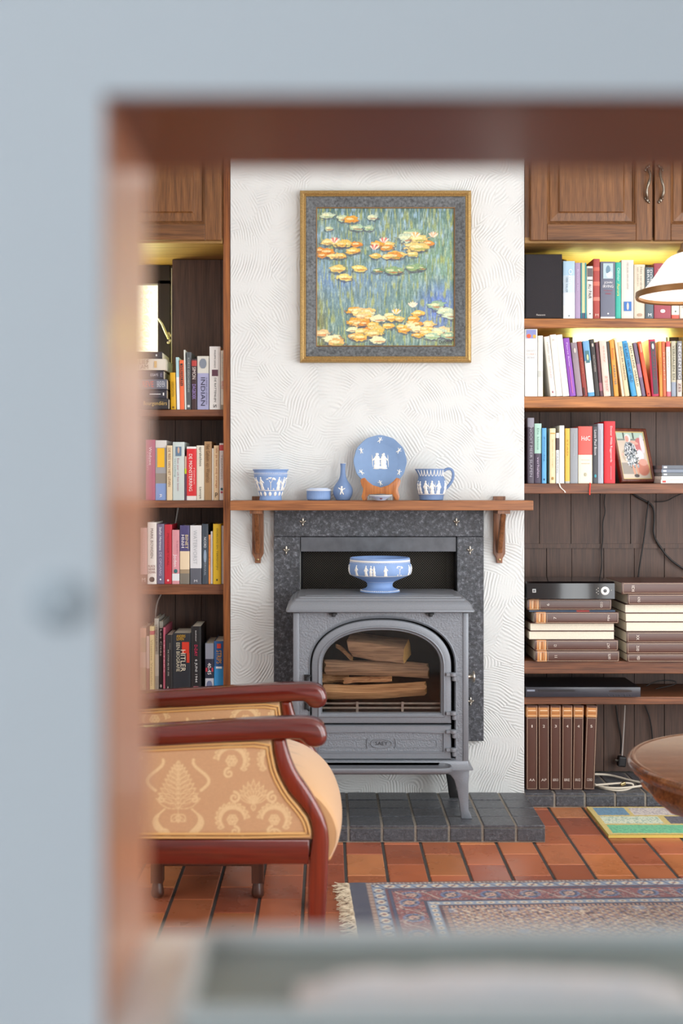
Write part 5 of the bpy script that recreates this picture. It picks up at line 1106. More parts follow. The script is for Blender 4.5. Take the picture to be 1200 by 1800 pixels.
# --- right, second shelf (leaning)
def q5(a, b, y, c, d_): return (900+a/4, 900+b/4, 560+y/4, (900+c/4, 900+d_/4))
def lean(a, b, y, c, d_, col, desc, bands=(), texts=()):
    xl, xr, yt, bb = q5(a, b, y, c, d_); return (xl, xr, yt, col, desc, list(bands), list(texts), bb)
row([
 (922.3, 944.2, 578.5, '#e9e9e6', 'wide white book with a colourful picture on top', [], [('p', .86, .99, .78, '#8a92c8', 'box'), ('o', .86, .93, .4, '#e0603c', 'oval', .3), ('o', .86, .92, .3, '#e8b04c', 'oval', .75), ('GROOT', .66, .69, .8, '#b8b8b8', 'h'), ('CURRY', .61, .64, .8, '#d8b4a8', 'h'), ('BOEK', .56, .59, .6, '#b0b0b4', 'h')]),
 (944.6, 954, 590, '#dfe0d8', 'narrow white grey book standing upright', [(.32, .42, '#c8ccc4')], []),
 lean(222, 262, 128, 268, 308, '#e8e4da', 'first of the white leaning books with tiny title', [], [('roman over', .55, .9, .2, '#8c8a86'), ('liefde', .3, .5, .2, '#c89098'), ('o', .05, .09, .2, '#a04060', 'oval')]),
 lean(263, 305, 115, 309, 354, '#eae6dc', 'second white leaning book with blank spine', [], [('v', .9, .93, .3, '#c8c4bc', 'box')]),
 lean(306, 352, 116, 356, 402, '#ece9e2', 'third white leaning book left of the purple one'),
 lean(357, 403, 140, 405, 449, '#8c4cb4', 'purple leaning book', [], [('Paarse Rivier', .5, .92, .24, '#e0c8ec'), ('e', .05, .5, .1, '#d878b8', 'box')]),
 lean(410, 452, 170, 453, 497, '#8f838a', 'mauve grey leaning book', [(0, .7, '#94848e')], [('o', .8, .9, .4, '#c8c4bc', 'oval')]),
 lean(455, 491, 162, 499, 531, '#8c3026', 'brick brown leaning book', [], [('KRONIEK', .4, .7, .35, '#c87050'), ('b', 0.02, .16, .3, '#3a2420', 'box', .25)]),
 lean(494, 541, 158, 534, 580, '#dce6e0', 'white leaning book with blue head and foot', [(.64, 1, '#6fa6d4'), (0, .07, '#5ca0cc')], [('p', .60, .82, .6, '#4c7a84', 'box'), ('o', .64, .76, .3, '#d8d49c', 'oval')]),
 lean(543, 580, 146, 583, 616, '#34302e', 'charcoal leaning book', [], [('NACHTWERK', .42, .72, .4, '#a8a098'), ('o', .86, .93, .4, '#c8c0b4', 'oval')]),
 lean(582, 608, 165, 618, 640, '#5c343c', 'dark maroon leaning book', [(.1, .25, '#9c5c68')], []),
 lean(610, 656, 156, 644, 694, '#e8cabc', 'pale pink leaning book with red lettering', [], [('DE TIJD IS KORT', .08, .36, .5, '#b8786c'), ('essay', .6, .9, .3, '#d8a898')]),
 lean(660, 680, 160, 695, 715, '#3c3a34', 'black narrow leaning book with a green mark', [], [('o', .4, .6, .4, '#4c8c4c', 'oval')]),
 lean(682, 712, 152, 717, 750, '#e69a3c', 'orange leaning book with blue lettering', [], [('KARAKTER', .2, .55, .5, '#48787c'), ('Roman', .65, .85, .5, '#d85c2c')]),
 lean(716, 736, 136, 772, 790, '#e4d2b4', 'tall narrow cream leaning book with red side'),
 lean(738, 768, 166, 792, 826, '#dfc8a0', 'tan and cream leaning book with dark capitals', [], [('JEUGD EN VRIENDEN', .3, .92, .5, '#4c3c2c')]),
 lean(770, 806, 158, 840, 877, '#3d97cc', 'bright blue leaning book with dark capitals', [], [('DE KUNST VAN HET VELD', .25, .94, .5, '#1e3c58')]),
 lean(809, 845, 166, 880, 911, '#e8dcb8', 'ivory leaning book with bold dark capitals', [], [('EEN KLEINE WERELD', .18, .92, .5, '#2e2c28')]),
 lean(847, 876, 170, 914, 940, '#6c5c74', 'dusky violet leaning book', [(.35, .6, '#a0708c')], []),
 lean(880, 911, 162, 948, 976, '#e4522e', 'vermilion leaning book', [], [('o', .8, .95, .4, '#f0a080', 'box'), ('n', .03, .06, .4, '#8a2a18', 'box')]),
 lean(956, 1014, 147, 983, 1032, '#b8264e', 'crimson edged dark book with a white portrait', [], [('p', .04, .96, .66, '#4a454c', 'box', .56), ('o', .82, .93, .34, '#dcdcdc', 'oval', .56), ('KAPITEIN', .3, .78, .3, '#8c2c3c', 'v', .56)]),
 lean(1026, 1048, 160, 1036, 1059, '#e48c34', 'thin orange book just right of the crimson one', [], [('DAGEN', .4, .7, .4, '#b85c20')]),
 lean(1050, 1078, 160, 1061, 1084, '#c4643c', 'terracotta red thin book', [], [('REIZEN', .3, .8, .4, '#e8b090')]),
 lean(1081, 1114, 160, 1087, 1116, '#eae4d8', 'white book with pink head and foot', [(.90, 1, '#d8545c'), (0, .09, '#e06c78')], [('KAREL', .5, .8, .3, '#a89c90')]),
 lean(1117, 1154, 158, 1119, 1152, '#b9b49c', 'mottled olive cream book', [(0, .26, '#8c96a4')], [('VERHALEN EN', .3, .92, .5, '#5c5c4c')]),
 lean(1158, 1196, 158, 1158, 1194, '#7c7c7e', 'dark grey book with white bold lettering, last in the row', [(0, .3, '#c8beb4')], [('NEGENTIG', .32, .95, .55, '#e4e4e4'), ('ZES', .08, .24, .5, '#6a3c3c')]),
], SH['s2'], 'on the second right shelf', .14)
# --- right, third shelf
row([
 (927, 938.5, 734.5, '#4c4350', 'dark purple grey book with silver lettering, leftmost', [(.86, 1, '#8a8894')], [('NOOIT MEER SLAPEN', .1, .86, .4, '#a8a4b0')]),
 (939, 951.5, 744.5, '#453a4e', 'book half mint green and half dark purple', [(.50, 1, '#a8d0c0')], [('De kleine', .56, .92, .25, '#5c8c80'), ('verhalen', .1, .44, .3, '#c8b8d0')]),
 (952.2, 960.2, 752.5, '#5ba4d8', 'light blue book', [], [('Zomerdag', .4, .85, .4, '#2c6494'), ('o', .05, .09, .3, '#244c74', 'oval')]),
 (965.6, 976.2, 753, '#e6d3a8', 'cream book with gilt borders', [], [('Sprookjes van vroeger', .28, .8, .25, '#b08c4c'), ('l', .9, .92, .8, '#c8a050', 'box'), ('o', .06, .12, .4, '#b08c4c', 'oval')]),
 (977, 982.6, 761, '#dadfe0', 'narrow white book with a dark head', [(.66, .9, '#4c3c3c')], [('INLEIDING', .2, .6, .5, '#8c8c90')]),
 (982.9, 991.5, 748, '#e6e9e0', 'tall plain white book', [], []),
 (993, 1001.2, 753, '#e0b548', 'yellow and grey book', [(0, .04, '#b0b0a8')], [('STAD', .5, .8, .3, '#a88428')]),
 (1001.6, 1015.4, 752.5, '#91969c', 'plain grey cloth book', [], [('Geschiedenis', .5, .9, .12, '#b4b8bc')]),
 (1016, 1041, 749.5, '#e4dfc8', 'broad book with salmon head marked HdC', [(.50, 1, '#dc5a50')], [('HdC', .75, .83, .62, '#f6ece8', 'h', .52), ('Herinneringen', .40, .42, .6, '#a8a08c', 'h'), ('verzameld werk', .34, .36, .62, '#c88c70', 'h'), ('o', .12, .19, .2, '#b8b49c', 'oval')]),
 (1041.6, 1050, 750, '#3f4247', 'dark charcoal book with white author name', [], [('Louis Paul Boon', .5, .94, .5, '#dcdcdc'), ('o', .10, .16, .5, '#3c98a8', 'oval')]),
 (1050.3, 1060.2, 744.5, '#a8adb8', 'silvery grey book beside the red one', [], [('o', .1, .9, .08, '#c8ccd4', 'box')]),
 (1061.2, 1081, 740.5, '#cf1f2b', 'tall glossy red book beside the framed photo', [], [('Dossier Wilde Reggevaerde', .34, .92, .24, '#f4d8d8', 'v', .6), ('l', .06, .28, .06, '#e88890', 'box', .6)]),
], SH['s3'], 'on the third right shelf', .15)
# --- six upright encyclopedia volumes on the kerb
def ency(n, let, loc, rot, h, t, d, label, group):
    y = -.0009-min(.0020, t*.1)
    r = book(loc, t, d, h, '#54352b', label, [(.862, .975, '#c98a50')],
             [(n, .74, .772, .08 if n == '1' else .2, '#e8dcd0', 'h'), (let, .105, .135, .5, '#e0d4c8', 'h'), ('l', .935, .947, .7, '#e8c8a0', 'box'), ('l', .905, .915, .8, '#a86830', 'box'), ('l', .875, .885, .8, '#e0b888', 'box')], rot, rough=.32, group=group, frame='#c4ac94')
    return r
for n, let, a, b, c, d_, wd in (('1', 'AA', 98, 178, 98, 178, 'one'), ('2', 'AP', 182, 261, 183, 260, 'two'), ('3', 'BEKO', 267, 344, 266, 341, 'three'), ('4', 'BRE', 350, 430, 346, 420, 'four'), ('4', 'BRUCE', 430, 505, 422, 495, 'four again'), ('5', 'CORD', 522, 600, 501, 578, 'five')):
    Zb = 4.195; X0, X1, Xt = X_(900+c/4, Zb), X_(900+d_/4, Zb), X_(900+a/4, Zb); z0 = .0516; H = Z_(1240, Zb)-z0; a_ = math.atan2(Xt-X0, H)
    piv = X0 if a_ <= 0 else X1
    lab = {'one': 'upright brown encyclopedia volume lettered AA beside the chimney breast', 'two': 'upright brown encyclopedia volume numbered 2 and lettered AP', 'three': 'upright brown encyclopedia volume numbered 3 with a longer lettering, third from the chimney', 'four': 'upright brown encyclopedia volume numbered 4 and lettered BRE, middle of the row', 'four again': 'upright brown encyclopedia volume numbered 4 and leaning, beside volume 5', 'five': 'upright brown encyclopedia volume numbered 5, nearest the cable coil'}[wd]
    t = X1-X0-.0008; hh = H/math.cos(a_)-(t*abs(math.sin(a_)))
    # leaning to the right: the right bottom corner carries the book
    lx = X0 if a_ <= 0 else X0
    ency(n, let, (lx+.0004, Zb+CAMY, z0+(t*math.sin(a_) if a_ > 0 else 0)), (0, a_, 0), hh, t, .235, lab, 'encyclopedia volumes')
# --- encyclopedia piles
def epile(specs, where):
    z = SH['s4']+.0006
    for xl, xr, th, kind, n, let, desc, Zs in specs:
        X0, X1 = X_(xl, Zs), X_(xr, Zs); t = th*Zs/FPX-.0006
        if kind == 's' and xl > 1090: ency(n, let, (X0, Zs+CAMY, z+t), (0, PI/2, 0), X1-X0, t, .235, desc+' '+where, 'encyclopedia volumes')
        elif kind == 's': ency(n, let, (X1, Zs+CAMY, z), (0, -PI/2, 0), X1-X0, t, .235, desc+' '+where, 'encyclopedia volumes')
        elif kind == 'p': book((X0, Zs+CAMY+.22, z), t, .215, X1-X0, '#54352b', desc+' '+where, (), (), (0, -PI/2, PI), group='encyclopedia volumes')
        else: book((X1, Zs+CAMY, z), t, .21, X1-X0, '#3c5068', desc+' '+where, [(.3, .45, '#a84440')], [], (0, -PI/2, 0))
        z += t+.0006
    return z
ZA = epile([(940.5, 1088, 19, 's', '11', 'KANTEN', 'brown encyclopedia volume with gilt label, lowest', 4.17), (939.5, 1086, 18.7, 's', '12', 'LACT', 'brown encyclopedia volume with gilt label, second from the bottom', 4.175),
 (930, 1081, 15.4, 'p', '', '', 'encyclopedia volume with its pages outward, third from the bottom', 4.18), (932, 1081, 14.2, 'p', '', '', 'encyclopedia volume with its pages outward, fourth from the bottom', 4.18),
 (938.5, 1087, 19.8, 's', '7', 'FIJN', 'brown encyclopedia volume with gilt label, third from the top', 4.17), (930, 1081, 2.6, 'x', '', '', 'thin blue magazine under the top volume', 4.18),
 (926.5, 1074, 19.5, 's', '6', 'GEO', 'brown encyclopedia volume with gilt label, topmost', 4.19)], 'of the left lying pile')
ZB = epile([(1102, 1262, 14, 's', '14', 'MEDI', 'brown encyclopedia volume, lowest', 4.17), (1101, 1260, 19.6, 's', '15', 'ZUID', 'brown encyclopedia volume with shiny spine, second from the bottom', 4.17), (1101, 1261, 18.6, 's', '16', 'XX', 'brown encyclopedia volume, third from the bottom', 4.17),
 (1101, 1258, 17, 'p', '', '', 'encyclopedia volume with pages outward, lowest of the three reversed', 4.18), (1100, 1256, 15.6, 'p', '', '', 'encyclopedia volume with pages outward, middle of the three reversed', 4.18), (1099, 1257, 15.4, 'p', '', '', 'encyclopedia volume with pages outward, topmost of the three reversed', 4.18),
 (1103, 1262, 18.5, 's', '9', 'HOND', 'brown encyclopedia volume, second from the top', 4.17), (1092.5, 1254, 20.5, 's', '10', 'IDI', 'brown encyclopedia volume, topmost', 4.17)], 'of the right lying pile')
# --- small things lying on the third right shelf: a stack of discs in cases
z = SH['s3']+.0006
for th, col, x0_, desc in ((6.6, '#d9d5cb', 1161, 'white disc case with a red mark, lowest'), (6.2, '#e2e0d8', 1162, 'plain white disc case, second from the bottom'), (6, '#5d6468', 1163, 'grey disc case, middle'), (6.2, '#6b7686', 1162, 'blue grey disc case, second from the top'), (7, '#4f5560', 1163, 'dark grey disc case, topmost')):
    Zs = 4.20; t = th*Zs/FPX-.0005; X0, X1 = X_(x0_, Zs), X_(x0_+66, Zs)
    r = thing('disc_case', ((X0+X1)/2, Zs+CAMY+.06, z), desc+' of the small stack beside the framed photo', 'disc case', 'disc cases beside the photo')
    m = MB(); m.box(X0, X1, Zs+CAMY, Zs+CAMY+.125, z, z+t); m.build('case', mat(col, .3), r, bevel=.0006)
    m = MB(); m.box(X0+.006, X0+.018, Zs+CAMY-.0006, Zs+CAMY+.001, z+t*.25, z+t*.75)
    if 'red' in desc: m.build('printed_mark', mat('#c44038', .5), r)
    else: m.build('printed_mark', mat('#c8ccd0', .5), r)
    z += t+.0005
# ------------------------------------------------------------------ electronics on the right shelves
z = SH['s1']+.0006; Zs = 4.185
X0, X1 = X_(922.8, Zs), X_(988.5, Zs); H = Z_(446, Zs)-z
r = thing('loudspeaker', ((X0+X1)/2, Zs+CAMY+.08, z), 'black box loudspeaker with cloth front at the left end of the top right shelf', 'speaker')
m = MB(); m.box(X0, X1, Zs+CAMY+.008, Zs+CAMY+.18, z, z+H); m.build('cabinet', mat('#1e1c1e', .5), r, bevel=.002)
m = MB(); m.box(X0+.002, X1-.002, Zs+CAMY, Zs+CAMY+.0075, z+.002, z+H-.002); m.build('cloth_front', mat('#2c2a2e', .9, bump=.5, scale=900), r, bevel=.003)
m = MB(); put_text(m, 'Panasonic', (X0+.040, Zs+CAMY-.0006, z+.0085), (1, 0, 0), (0, 0, 1), .031, .006); m.build('maker_name', mat('#d8d4cc', .4), r)
# glossy receiver box on the left lying pile
Zs = 4.15; X0, X1 = X_(925.5, Zs), X_(1080.5, Zs); z = ZA+.0004; H = Z_(1021, Zs)-z-.003
r = thing('media_receiver', ((X0+X1)/2, Zs+CAMY+.1, z), 'glossy black media receiver with round dial on top of the left lying pile', 'receiver')
m = MB(); yb_ = Zs+CAMY
m.prism([(yb_, z+.004), (yb_+.006, z+.001), (yb_+.215, z+.001), (yb_+.215, z+H), (yb_+.010, z+H), (yb_+.001, z+H-.006)], X0, X1, axis='x', ch=.002); m.build('case', mat('#0c0c0e', .16, coat=.1), r, smooth=30)
m = MB(); cx, cz = X_(1063, Zs), z+H*.50
def yface(m_, X, Z, Y): m_.v = [(X+a, Y-c, Z+b) for a, b, c in m_.v]; return m_
m.lathe([(.0148, 0), (.0148, .0015), (.013, .002), (.0065, .002), (.006, .001)], n=32, cap1=False); yface(m, cx, cz, yb_+.0005); m.build('dial_ring', mat('#d8d8d4', .3), r, smooth=40)
m = MB(); m.lathe([(.006, 0), (.006, .0016), (.004, .002)], n=20); yface(m, cx, cz, yb_+.0005); m.build('dial_button', mat('#3a3a3c', .3), r, smooth=40)
m = MB(); cx = X_(938.5, Zs); m.box(cx-.0065, cx+.0065, yb_-.0006, yb_+.002, cz-.0065, cz+.0065); m.build('standby_square', mat('#b8bab8', .4), r, bevel=.002)
m = MB(); m.box(cx-.0035, cx+.0035, yb_-.0012, yb_, cz-.0035, cz+.0035); m.build('standby_mark', mat('#4a4c4c', .4), r)
for dx, dz in ((-.024, .009), (-.024, -.001), (-.024, -.011), (-.030, .004), (-.030, -.006), (.022, .002)):
    m = MB(); m.ball((X_(1063, Zs)+dx, yb_, cz+dz), (.0018, .0012, .0022), 8); m.build('control_button', mat('#b8b4ac', .4), r)
# disc player on the low shelf
Zs = 4.16; z = SH['s5']+.0006; X0, X1 = X_(923.8, Zs), X_(1125.5, Zs); H = Z_(1208, Zs)-z; yb_ = Zs+CAMY
r = thing('disc_player', ((X0+X1)/2, yb_+.1, z), 'slim dark grey disc player on the low thin shelf at right', 'disc player')
m = MB(); m.box(X0, X1, yb_+.004, yb_+.22, z+.004, z+H-.001); m.build('case', mat('#16161a', .3), r, bevel=.002)
for xf in (X0+.03, X1-.03):
    for yf in (yb_+.03, yb_+.19):
        m = MB(); m.lathe([(.008, 0), (.008, .0042)], (xf, yf, z), 14); m.build('foot', BLACK, r)
m = MB(); m.prism([(X0, z+.004), (X1, z+.004), (X1, z+H), (X0, z+H)], yb_, yb_+.004, ch=.001); m.build('front_panel', mat('#34363e', .25), r, smooth=30)
m = MB(); xa, xb = X_(1070, Zs), X_(1110, Zs); m.prism(smoothpoly([(xa, z+.021), (xb, z+.021), (xb, z+.030), (xa, z+.030)], 2), yb_-.001, yb_+.001); m.build('display_window', mat('#08080a', .1), r)
m = MB(); m.box(X_(945, Zs), X_(1010, Zs), yb_-.0006, yb_+.001, z+.023, z+.030); m.build('disc_slot', mat('#1c1d22', .3), r)
for k in range(5):
    m = MB(); m.ball((X_(1069+k*9.6, Zs), yb_, z+.010), (.0028, .001, .0028), 10); m.build('control_button', mat('#141418', .3), r)
m = MB(); m.box(X0+.004, X0+.032, yb_-.0006, yb_+.001, z+.024, z+.030); m.build('badge', mat('#8890a0', .3), r)
# ------------------------------------------------------------------ cables
def bez(pts, it=3): return smoothpoly(pts, it, False)
def cable(pts, r_, col, label, plug=None, nm='cable'):
    m = MB(); m.tube(bez(pts), r_, 8); o = m.build(nm, mat(col, .5), smooth=60); tag(o, label, 'cable'); return o
yb = .298
def B(px, py, y=yb): return (X_(px, y-CAMY), y, Z_(py, y-CAMY))
cable([B(1063, 869), B(1061, 885), B(1064, 900), B(1058, 920), B(1060, 945), B(1056, 970), B(1058, 990), B(1054, 1015)], .0022, '#0c0b0b', 'wavy black cable hanging on the planks above the glossy receiver')
cable([B(1112, 868), B(1124, 876), B(1137, 882), B(1148, 890), B(1150, 912), B(1147, 940), B(1160, 962), B(1175, 982), B(1200, 1000), B(1225, 1012)], .0038, '#0c0b0b', 'thick black cable bending right below the framed photo')
cable([B(1140, 880, .292), B(1136, 905, .292), B(1132, 945, .292), B(1126, 980, .292), B(1121, 1015, .292)], .0030, '#100e0e', 'straight black cable dropping behind the right lying pile')
cable([B(1150, 882, .286), B(1170, 882, .286), B(1190, 870, .286), B(1215, 862, .286)], .002, '#0c0b0b', 'thin black cable looping right under the third right shelf')
cable([B(1082, 1240), B(1086, 1270), B(1092, 1300), B(1090, 1325)], .0030, '#121011', 'black power cable hanging under the low right shelf')
cable([B(1098, 1240, .285), B(1096, 1280, .285), B(1094, 1310, .285), B(1093, 1328, .285)], .0028, '#b4aca6', 'grey cable hanging under the low right shelf beside the black one')
cable([B(1133, 1240), B(1142, 1262), B(1146, 1290), B(1147, 1320), B(1150, 1345)], .0028, '#121011', 'black cable hanging behind the round table under the low shelf')
cable([B(1135, 1206, .2), B(1150, 1198, .2), B(1172, 1195, .2), B(1190, 1198, .2), B(1185, 1204, .2), B(1160, 1209, .2), B(1140, 1214, .2)], .0020, '#0c0b0b', 'looped black wire lying beside the slim disc player')
# power plug and block on the kerb behind the white coil
r = thing('power_plug', B(1092, 1338, .275), 'black power plug block hanging at the end of the cables under the low shelf', 'plug')
m = MB(); c = B(1092, 1338, .275); m.rbox(c, (.030, .030, .038), (0, .1, 0)); m.build('plug_body', mat('#141214', .5), r, bevel=.005)
m = MB(); c2 = B(1080, 1336, .262); m.tube([c, c2], .004, 8); m.build('plug_pin', PEWTER, r)
zk = .0535; pts = []
def K(px, py, h=0):                  # a point on top of the slate kerb
    Zq = (EYE-zk-h)*FPX/(py-VY); return (X_(px, Zq), Zq+CAMY, zk+h)
cable([K(1044, 1361, .012), K(1054, 1361, .011), K(1070, 1362, .009), K(1090, 1367, .007), K(1112, 1373, .006), K(1140, 1378, .006)], .0042, '#cfc6b4', 'cream cable at the back of the coil beside encyclopedia volume 5')
cable([K(1042, 1378, .012), K(1060, 1384, .006), K(1085, 1386, .004), K(1110, 1384, .003), K(1135, 1380, .008)], .0042, '#d4ccba', 'cream cable in the middle of the coil on the slate kerb')
cable([K(1043, 1381), K(1058, 1386), K(1080, 1390), K(1100, 1389), K(1113, 1383, .003), K(1112, 1377, .014), K(1096, 1376, .018), K(1070, 1378, .022), K(1046, 1380, .022)], .0036, '#c8bfae', 'looped cream cable lying foremost on the slate kerb')
r = thing('cable_connector', K(1094, 1380, .012), 'small brass coloured connector lying on the cream cables', 'connector')
c = K(1094, 1378, .016); m = MB(); m.rbox(c, (.022, .012, .012), (0, -.3, .3)); m.build('connector_body', BRASS, r, bevel=.003)
cable([B(313, 892, .27), B(311, 905, .27), B(308, 922, .27)], .0026, '#b8b4ae', 'short pale grey cable under the second left shelf', None)
cable([B(283, 1045, .27), B(277, 1056, .27), B(274, 1070, .27), B(273, 1090, .27)], .0026, '#b8b4ae', 'pale grey cable behind the tall albums on the lowest left shelf', None)
# ribbon markers
def ribbon(px, py, path, col, label):
    Zs = 4.186; m = MB(); L = []
    for x, y in path: L.append([(X_(x, Zs)-.0022, Zs+CAMY-.0015*(y > 850), Z_(y, Zs)), (X_(x, Zs)+.0022, Zs+CAMY-.0015*(y > 850)-.0005, Z_(y, Zs)), (X_(x, Zs)+.0022, Zs+CAMY-.0015*(y > 850)-.001, Z_(y, Zs)), (X_(x, Zs)-.0022, Zs+CAMY-.0015*(y > 850)-.0005, Z_(y, Zs))])
    m.loft(L); o = m.build('ribbon_marker', mat(col, .6)); tag(o, label, 'bookmark')
ribbon(0, 0, smoothpoly([(981, 848.5), (983, 851), (984, 856), (988, 860), (992, 863), (993, 866)], 2, False), '#e4ded4', 'white ribbon bookmark hanging over the shelf edge below the narrow white book')
ribbon(0, 0, smoothpoly([(1036.5, 848.5), (1037, 852), (1036, 860), (1036, 870)], 2, False), '#d8301c', 'red ribbon bookmark hanging over the shelf edge below the HdC book')
# ------------------------------------------------------------------ framed photograph
Zs = 4.215; zb = SH['s3']+.001; r = thing('photo_frame', (X_(1128, Zs), Zs+CAMY+.02, zb), 'small brown framed photo of a seated person in a patterned dress', 'photo frame')
# quad corners from the photograph: the frame leans back and is turned to the left
ang = .38; wq, hq = .150, .207
ca, sa = math.cos(ang), math.sin(ang); til = .30
def FP(u, v, d=0):                   # u 0..1 across, v 0..1 up, d out of the face
    x = (u-.5)*wq; y = v*hq*math.sin(til)+0; zv = v*hq*math.cos(til)
    y -= d*math.cos(til); zv += d*math.sin(til)
    return (r.location[0]-.000+x*ca-y*sa*1.0-.012*0, r.location[1]+.006+x*sa+y*ca+.025, zb+.002+zv)
def fl_(i, d):
    a, b = i/wq, i/hq; return [FP(a, b, d), FP(1-a, b, d), FP(1-a, 1-b, d), FP(a, 1-b, d)]
m = MB(); m.loft([fl_(0, -.008), fl_(0, .004), fl_(.003, .008), fl_(.009, .009), fl_(.012, .006), fl_(.013, .001)], 0, True, False); m.build('frame', wood('frame_wood', '#4a2018', '#7c4434', 'Z', 2, .3, .4), r, bevel=.0008)
m = MB(); m.loft([fl_(.0125, .003), fl_(.016, .003), fl_(.0165, .0005)], 0, False, False); m.build('gilt_slip', mat('#d8c088', .4, metal=.4), r)
N = 90; u = np.linspace(0, 1, N); U, V = np.meshgrid(u, u); A = np.zeros((N, N, 3)); A[:] = C('#cfc4b4')
def ell(cx, cy, rx, ry, c, s_=8, rot=0):
    global A
    x, y = U-cx, V-cy; xr, yr = x*math.cos(rot)+y*math.sin(rot), -x*math.sin(rot)+y*math.cos(rot)
    A = lerpc(A, c, np.clip((1-np.hypot(xr/rx, yr/ry))*s_, 0, 1))
A = lerpc(A, '#b4cfc0', np.clip((V-.84)*20, 0, 1)); A = lerpc(A, '#5a6660', ((np.abs(U-.27) < .03) | (np.abs(U-.62) < .025)).astype(float)*np.clip((V-.82)*20, 0, 1)); A = lerpc(A, '#7c8f86', ((V > .83) & (V < .86)).astype(float))
ell(.80, .70, .18, .2, '#c87c7c'); ell(.9, .75, .08, .22, '#e0d8dc'); ell(.76, .5, .15, .14, '#dcdfe6', 4)
A = lerpc(A, '#8c8882', ((U < .55) & (V < .34) & (V > .10)).astype(float)*np.clip((.55-U)*10, 0, 1)*.8)
ell(.78, .22, .24, .17, '#cc8470'); ell(.82, .35, .16, .08, '#dca494'); ell(.2, .5, .12, .14, '#b8ac98', 4)
ell(.42, .62, .22, .20, '#8c98a0'); ell(.44, .42, .20, .17, '#94a0a6'); ell(.5, .32, .18, .08, '#a0abb0', 6, -.4)
dm = np.clip((vnoise(U*34, V*34, 3)-.5)*7, 0, 1)*((np.hypot((U-.44)/.25, (V-.5)/.29) < 1)); A = lerpc(A, '#eef0f0', dm); dm = np.clip((vnoise(U*38, V*38, 6)-.56)*7, 0, 1)*((np.hypot((U-.44)/.25, (V-.5)/.29) < 1)); A = lerpc(A, '#3c4850', dm)
ell(.30, .9, .0001, .0001, '#ffffff'); ell(.40, .875, .115, .095, '#ece4e0'); ell(.375, .86, .072, .075, '#dca898'); ell(.355, .87, .008, .006, '#5a4a48'); ell(.395, .87, .008, .006, '#5a4a48'); ell(.372, .828, .022, .006, '#b06a64')
ell(.62, .78, .16, .035, '#dcb0a0', 6, -.2); ell(.12, .52, .05, .03, '#dcb0a0', 6, .5)
ell(.44, .17, .045, .14, '#d4a088', 6, .15); ell(.56, .19, .04, .14, '#d4a088', 6, .15); ell(.5, .06, .10, .04, '#5c5654', 6)
def pf(Ug, Vg):
    i = .0155; a, b = i/wq, i/hq; uu = a+(1-2*a)*Ug; vv = b+(1-2*b)*Vg
    p = [FP(0, 0, .001), FP(1, 0, .001), FP(0, 1, .001)]; o_ = np.array(p[0]); e1 = np.array(p[1])-o_; e2 = np.array(p[2])-o_
    q_ = o_[:, None, None]+e1[:, None, None]*uu+e2[:, None, None]*vv; return q_[0], q_[1], q_[2]
grid('photograph', u, u, pf, A, paint('photo_print', .25, coat=.5), r)
m = MB(); p0, p1 = FP(.5, .6, -.008), FP(.5, 0, -.008); m.loft([[FP(.42, .6, -.0085), FP(.58, .6, -.0085), FP(.58, .6, -.011), FP(.42, .6, -.011)], [(a, b+.055, zb+.0005) for a, b, c in [FP(.38, 0, -.0085), FP(.62, 0, -.0085), FP(.62, 0, -.012), FP(.38, 0, -.012)]]]); m.build('easel_back', mat('#3a2a22', .8), r)
# ------------------------------------------------------------------ blue jasper ware
JB = mat('#7f9dcb', .62, var=.04, scale=40, name='blue_stoneware'); JD = mat('#6c86ae', .62, var=.04, scale=40, name='dusty_blue_stoneware'); JW = mat('#ebe9e2', .6, name='white_relief')
MTOP = 1.0825
def prad(prof, z):
    pr = sorted([(q[1], q[0]) for q in prof]); return float(np.interp(z, [q[0] for q in pr], [q[1] for q in pr]))
def figure_blobs(kind, rs):
    b = []
    if kind == 'figure':             # robed standing figure, unit height
        l = rs.choice((-1, 1))
        b += [(0, .92, .07, .085, 0), (0, .70, .125, .17, .05*l), (.01*l, .42, .15, .26, -.05*l), (.02*l, .16, .17, .18, 0), (.16*l, .62, .05, .16, .7*l), (-.13*l, .55, .05, .15, -.4*l), (.03*l, .03, .2, .05, 0)]
        if rs.random() < .5: b += [(.26*l, .5, .022, .42, .05)]
    elif kind == 'pair':
        for dx in (-.16, .15): b += [(dx, .92-.04*(dx > 0), .07, .08, 0), (dx, .66, .12, .18, 0), (dx*1.05, .34, .15, .3, 0), (dx*1.1, .08, .17, .1, 0)]
        b += [(0, .6, .14, .05, .1)]
    elif kind == 'tree':
        b += [(0, .3, .03, .32, 0), (.06, .62, .025, .16, -.5), (-.06, .62, .025, .16, .5)]
        for k in range(9): a = rs.uniform(0, PI); b.append((.30*math.cos(a), .76+.14*math.sin(a)+rs.uniform(-.05, .05), .12, .055, rs.uniform(-.6, .6)))
        b += [(.22, .05, .05, .08, 0), (-.2, .07, .05, .1, 0)]
    elif kind == 'cherub':
        b += [(0, .8, .11, .12, 0), (0, .5, .14, .2, .2), (.12, .2, .07, .2, .5), (-.1, .2, .07, .2, -.3), (.24, .62, .16, .05, .5), (-.24, .66, .16, .06, -.5), (.05, .62, .05, .15, 1.1)]
    elif kind == 'leaf':
        b += [(0, .45, .30, .45, 0)]
    return b
